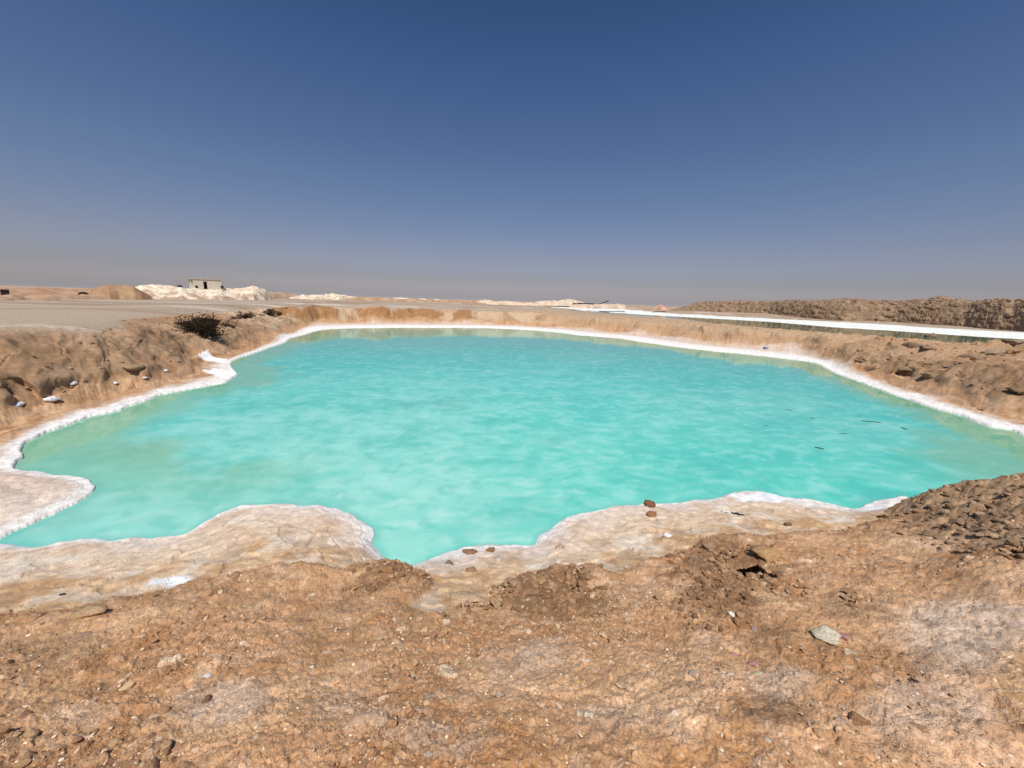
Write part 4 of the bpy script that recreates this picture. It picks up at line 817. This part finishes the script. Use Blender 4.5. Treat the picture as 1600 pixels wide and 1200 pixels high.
bm = bmesh.new(); box(bm, -W2+th_, W2-th_, th_, dep, -.3, -.02); obj('floor_slab', bm, M_slab, hut)
# low rubble beside the hut
def far_block(name, label, cat, px, py, D, w, h, seed, mat, flat=.7):
    p, a = facing(px, py, D); v, f = rockpts(3, seed, (w/2, w/2*flat, h*.62)); o = mesh_from(name, v, f, mat); o.location = p+np.array([0, 0, h*.3]); o.rotation_euler = (0, 0, a)
    o['label'] = label; o['category'] = cat; return o
far_block('rock', 'dark block lying at the right foot of the hut', 'rock', 347.5, 450.5, DHUT-1., .55, .55, 801, M_dark)
far_block('rock', 'small dark block lying against the left part of the hut', 'rock', 307, 449, DHUT-1., .5, .4, 802, M_dark)
far_block('rock', 'dark block on the crest of the salt heap left of the hut', 'rock', 281, 448, DHUT-1., .8, .35, 803, M_dark)
# dark box and round-topped dark shelter at the far left
pB, aB = facing(8, 459, 72.); kB = 72*math.cos(math.atan2(pB[0], pB[1]))/601
t0 = thing('dark_crate', 'small dark square box on the brown ridge at the far left', 'box', (pB[0], pB[1], pB[2]), aB)
bm = bmesh.new(); box(bm, -4.2*kB, 4.2*kB, 0, 1.2, -.3, 5.2*kB, .04); bmesh.ops.bevel(bm, geom=bm.edges[:], offset=.05, segments=2); obj('body', bm, M_dark, t0)
bm = bmesh.new(); box(bm, -4.5*kB, 4.5*kB, -.06, 1.26, 5.2*kB, 5.2*kB+.1, .02); obj('lid', bm, M_door, t0)
pT, aT = facing(130.5, 460.8, 70.); kT = 70*math.cos(math.atan2(pT[0], pT[1]))/601
t0 = thing('low_shelter', 'low dark round-topped shelter between the brown ridge and the brown mounds', 'shelter', (pT[0], pT[1], pT[2]), aT)
bm = bmesh.new(); n_ = 12; rg = []
for yy in (0, 1.6):
    rg.append([bm.verts.new((math.cos(math.pi*k/n_)*5.6*kT, yy, math.sin(math.pi*k/n_)**.7*4.4*kT)) for k in range(n_+1)])
for k in range(n_): bm.faces.new((rg[0][k], rg[0][k+1], rg[1][k+1], rg[1][k]))
for r_ in rg: bm.faces.new(r_)
obj('cover', bm, M_dark, t0)
bm = bmesh.new(); box(bm, -6.2*kT, 6.2*kT, -.1, 1.7, -.35, -.004, .02); obj('base', bm, M_door, t0)
# dark timbers lying on the far salt heap, one sticking up
pM, aM = facing(925, 475.5, 172.); kM = 172/601
t0 = thing('timber_pile', 'long dark timbers on the far salt heap with one end sticking up', 'timbers', (pM[0], pM[1], pM[2]), aM)
for (xa, za, xb, zb_, r_) in ((-28, .3, 4, .6, .35), (-20, 1.0, 14, .4, .32), (8, -.2, 24, 5.6, .34), (-2, -.4, 34, -1., .32), (-30, -.6, -8, .6, .25)):
    bm = bmesh.new(); r_ *= .6; tube(bm, [(xa*kM, 0, za*kM), ((xa+xb)/2*kM, .4, (za+zb_)/2*kM+.05), (xb*kM, .8, zb_*kM)], r_*1.0); obj('timber', bm, M_dark, t0)
# small white marker post on the far shore
M_white = soil('white_salt_crust', None, (.80, .76, .70), bump=.4, bscale=20.)
p, t_ = drop(583, 506.3); k_ = t_/601
t0 = thing('marker_post', 'short white salt-crusted post standing at the foot of the far orange mound', 'post', tuple(p))
bm = bmesh.new(); tube(bm, [(0, 0, -.1), (.02, 0, 3.5*k_), (0, 0, 7.3*k_)], [.09, .07, .055], 8); obj('shaft', bm, M_white, t0)
bm = bmesh.new(); bmesh.ops.create_icosphere(bm, subdivisions=2, radius=.10); bmesh.ops.translate(bm, verts=bm.verts, vec=(0, 0, 7.5*k_)); obj('cap', bm, M_white, t0)
# blue scrap on the right shore
M_blue = soil('blue_plastic', None, (.03, .10, .55), rough=.4, bump=.2, bscale=20.)
p, t_ = drop(1196, 544.5); k_ = t_/601
v, f = rockpts(3, 812, (3.4*k_, 2.4*k_, 1.3*k_), crumbly=.1); o = mesh_from('blue_scrap', v, f, M_blue); o.location = (p[0], p[1], p[2]+.6*k_); o['label'] = 'small bright blue plastic scrap on the salt of the right shore'; o['category'] = 'litter'
# litter on the near crust
M_black = soil('black_rag', None, (.03, .027, .03), rough=.6, bump=.4, bscale=60.); M_wh = soil('white_scrap', None, (.80, .79, .78), rough=.6, bump=.3, bscale=60.)
def strip(name, label, cat, px0, py0, px1, py1, wid, mat, seed):
    a, ta = drop(px0, py0); b, tb = drop(px1, py1); n = 14; g_ = np.random.RandomState(seed); bm = bmesh.new(); L1 = []; L2 = []
    dr = Vector(b-a); sd = Vector((-dr.y, dr.x, 0)).normalized()*wid*ta/601/2
    for i in range(n+1):
        u = i/n; q = Vector(a)+dr*u; q.z = zfine(np.array([q.x]), np.array([q.y]))[0]+.006+abs(g_.randn())*.006; w_ = .45+.55*math.sin(math.pi*min(max(u, .06), .94))+g_.uniform(-.15, .15)
        off = sd*g_.uniform(-.5, .5); L1.append(bm.verts.new(q+sd*w_+off)); L2.append(bm.verts.new(q-sd*w_+off+Vector((0, 0, .008*g_.rand()))))
    for i in range(n): bm.faces.new((L1[i], L1[i+1], L2[i+1], L2[i]))
    r_ = bmesh.ops.extrude_face_region(bm, geom=bm.faces[:]); bmesh.ops.translate(bm, verts=[v for v in r_['geom'] if isinstance(v, bmesh.types.BMVert)], vec=(0, 0, -.006))
    bmesh.ops.recalc_face_normals(bm, faces=bm.faces[:]); o = obj(name, bm, mat); o['label'] = label; o['category'] = cat; return o
strip('black_rag', 'thin black rag strip on the tan crust beside the white strip', 'litter', 1143, 801, 1162, 806, 5, M_black, 1)
strip('white_strip', 'thin white strip on the tan crust touching the black rag', 'litter', 1127, 798, 1142, 802, 4, M_wh, 2)
M_stick = soil('bleached_wood', None, (.70, .54, .36), bump=.5, bscale=90.)
def stick(name, label, cat, px0, py0, px1, py1, rp_, mat, zoff=.004, water=False, bend=.0, seed=0, n=6):
    a, ta = (at(px0, py0), 0) if water else drop(px0, py0); b, tb = (at(px1, py1), 0) if water else drop(px1, py1)
    ta = np.linalg.norm(a-np.array([0, 0, H])); g_ = np.random.RandomState(seed); pts = []
    for i in range(7):
        u = i/6; q = a+(b-a)*u; q = q+np.array([g_.randn(), g_.randn(), 0])*bend*np.linalg.norm(b-a); q[2] = (0 if water else float(zfine(np.array([q[0]]), np.array([q[1]]))[0]))+zoff; pts.append(tuple(q))
    bm = bmesh.new(); tube(bm, pts, [rp_*.65*ta/601*(.5+.5*math.sin(math.pi*(.15+.7*i/6))) for i in range(7)], n); o = obj(name, bm, mat); o['label'] = label; o['category'] = cat; return o
stick('stick', 'thin bleached stick on the orange earth left of the upright shard', 'stick', 1089, 945, 1102, 958, 1.7, M_stick, seed=3)
stick('stick', 'short cream sliver of wood low on the slope right of centre', 'stick', 962, 1069, 971, 1075, 1.5, M_stick, seed=4)
M_twig = soil('wet_twig', None, (.03, .035, .025), bump=.3, bscale=60., rough=.6)
for i, (a, b, c_, d2, r_, lb) in enumerate([(1273,699,1287,702,1.5,'short thick dark twig floating in the right half of the pool'), (1346,657.5,1374,660.5,1.1,'longest dark twig floating near the right shore of the pool'), (1227,640,1238,642,.8,'small dark twig floating above the short thick one, nearest the far shore'),
   (1311,677,1323,678.5,.8,'small faint twig floating between the short thick one and the longest one'), (1407,668,1417,671.5,.9,'curved dark twig floating furthest right'), (1194,664.5,1199,665.2,.7,'tiny dark twig floating left of the short thick one'), (1265,653,1273,654,.7,'faint twig floating just beyond the small dark ones on the right')]):
    stick('twig', lb, 'twig', a, b, c_, d2, r_, M_twig, water=True, bend=.03, seed=20+i)
# ------------------------------------------------------------------ shrubs in the hollows of the left bank
M_leaf = soil('dry_leaf', None, (.040, .027, .014), bump=.2, bscale=30., vary=.5); M_bark = soil('dry_bark', None, (.085, .055, .035), bump=.4, bscale=40.)
def shrub(label, px, py, wpx, hpx, seed, dens=1.):
    p, t_ = drop(px, py); k_ = t_/601; rw = wpx*k_/2; rh = hpx*k_; g_ = np.random.RandomState(seed)
    t0 = thing('dry_shrub', label, 'shrub', tuple(p), -math.atan2(p[0], p[1]))
    bm = bmesh.new(); tips = []
    for i in range(int(40*dens)):
        a = g_.rand()*6.28; e = g_.uniform(.15, 1.45); d_ = np.array([math.cos(a)*math.cos(e), math.sin(a)*math.cos(e), math.sin(e)*.9+.1]); s_ = g_.uniform(.5, .85)
        st = np.array([g_.uniform(-.5, .5)*rw, g_.uniform(-.3, .3)*rw, -.05]); m1 = st+d_*np.array([rw*.6, rw*.5, rh*.6])*s_*.6; en = st+d_*np.array([rw*.75, rw*.6, rh*.85])*s_+g_.randn(3)*.05*rw
        tube(bm, [tuple(st), tuple(m1+g_.randn(3)*.04*rw), tuple(en)], [.018, .012, .005], 4); tips += [m1*.5+st*.5, m1, (m1+en)/2, en]
    obj('branch', bm, M_bark, t0)['label'] = 'tangle of thin dry branches'
    tips = np.array(tips); N = int(3600*dens); c_ = tips[g_.randint(0, len(tips), N)]+g_.randn(N, 3)*np.array([rw, rw*.8, rh])*.12
    c_[:, 2] = np.clip(c_[:, 2], .0, None); c_[:, 2] *= 1.0
    u_ = g_.randn(N, 3); u_ /= np.linalg.norm(u_, axis=1)[:, None]; w_ = np.cross(u_, g_.randn(N, 3)); w_ /= np.linalg.norm(w_, axis=1)[:, None]
    sz = g_.uniform(.015, .045, (N, 1))*min(1.6, rw+.4)
    V_ = np.concatenate([c_-u_*sz, c_+w_*sz*.45, c_+u_*sz, c_-w_*sz*.45], 1).reshape(-1, 3)
    o = mesh_from('foliage', V_, np.arange(N*4).reshape(-1, 4), M_leaf, smooth=False); o.parent = t0
shrub('large dark dry shrub filling the hollow in the left bank', 315, 524, 50, 34, 1, 1.6)
shrub('medium dark dry shrub on the left bank, between the large one and the small one', 383, 498, 42, 13, 2, .4)
shrub('small dark dry shrub on the left bank nearest the orange mounds', 426, 494, 24, 12, 3, .3)
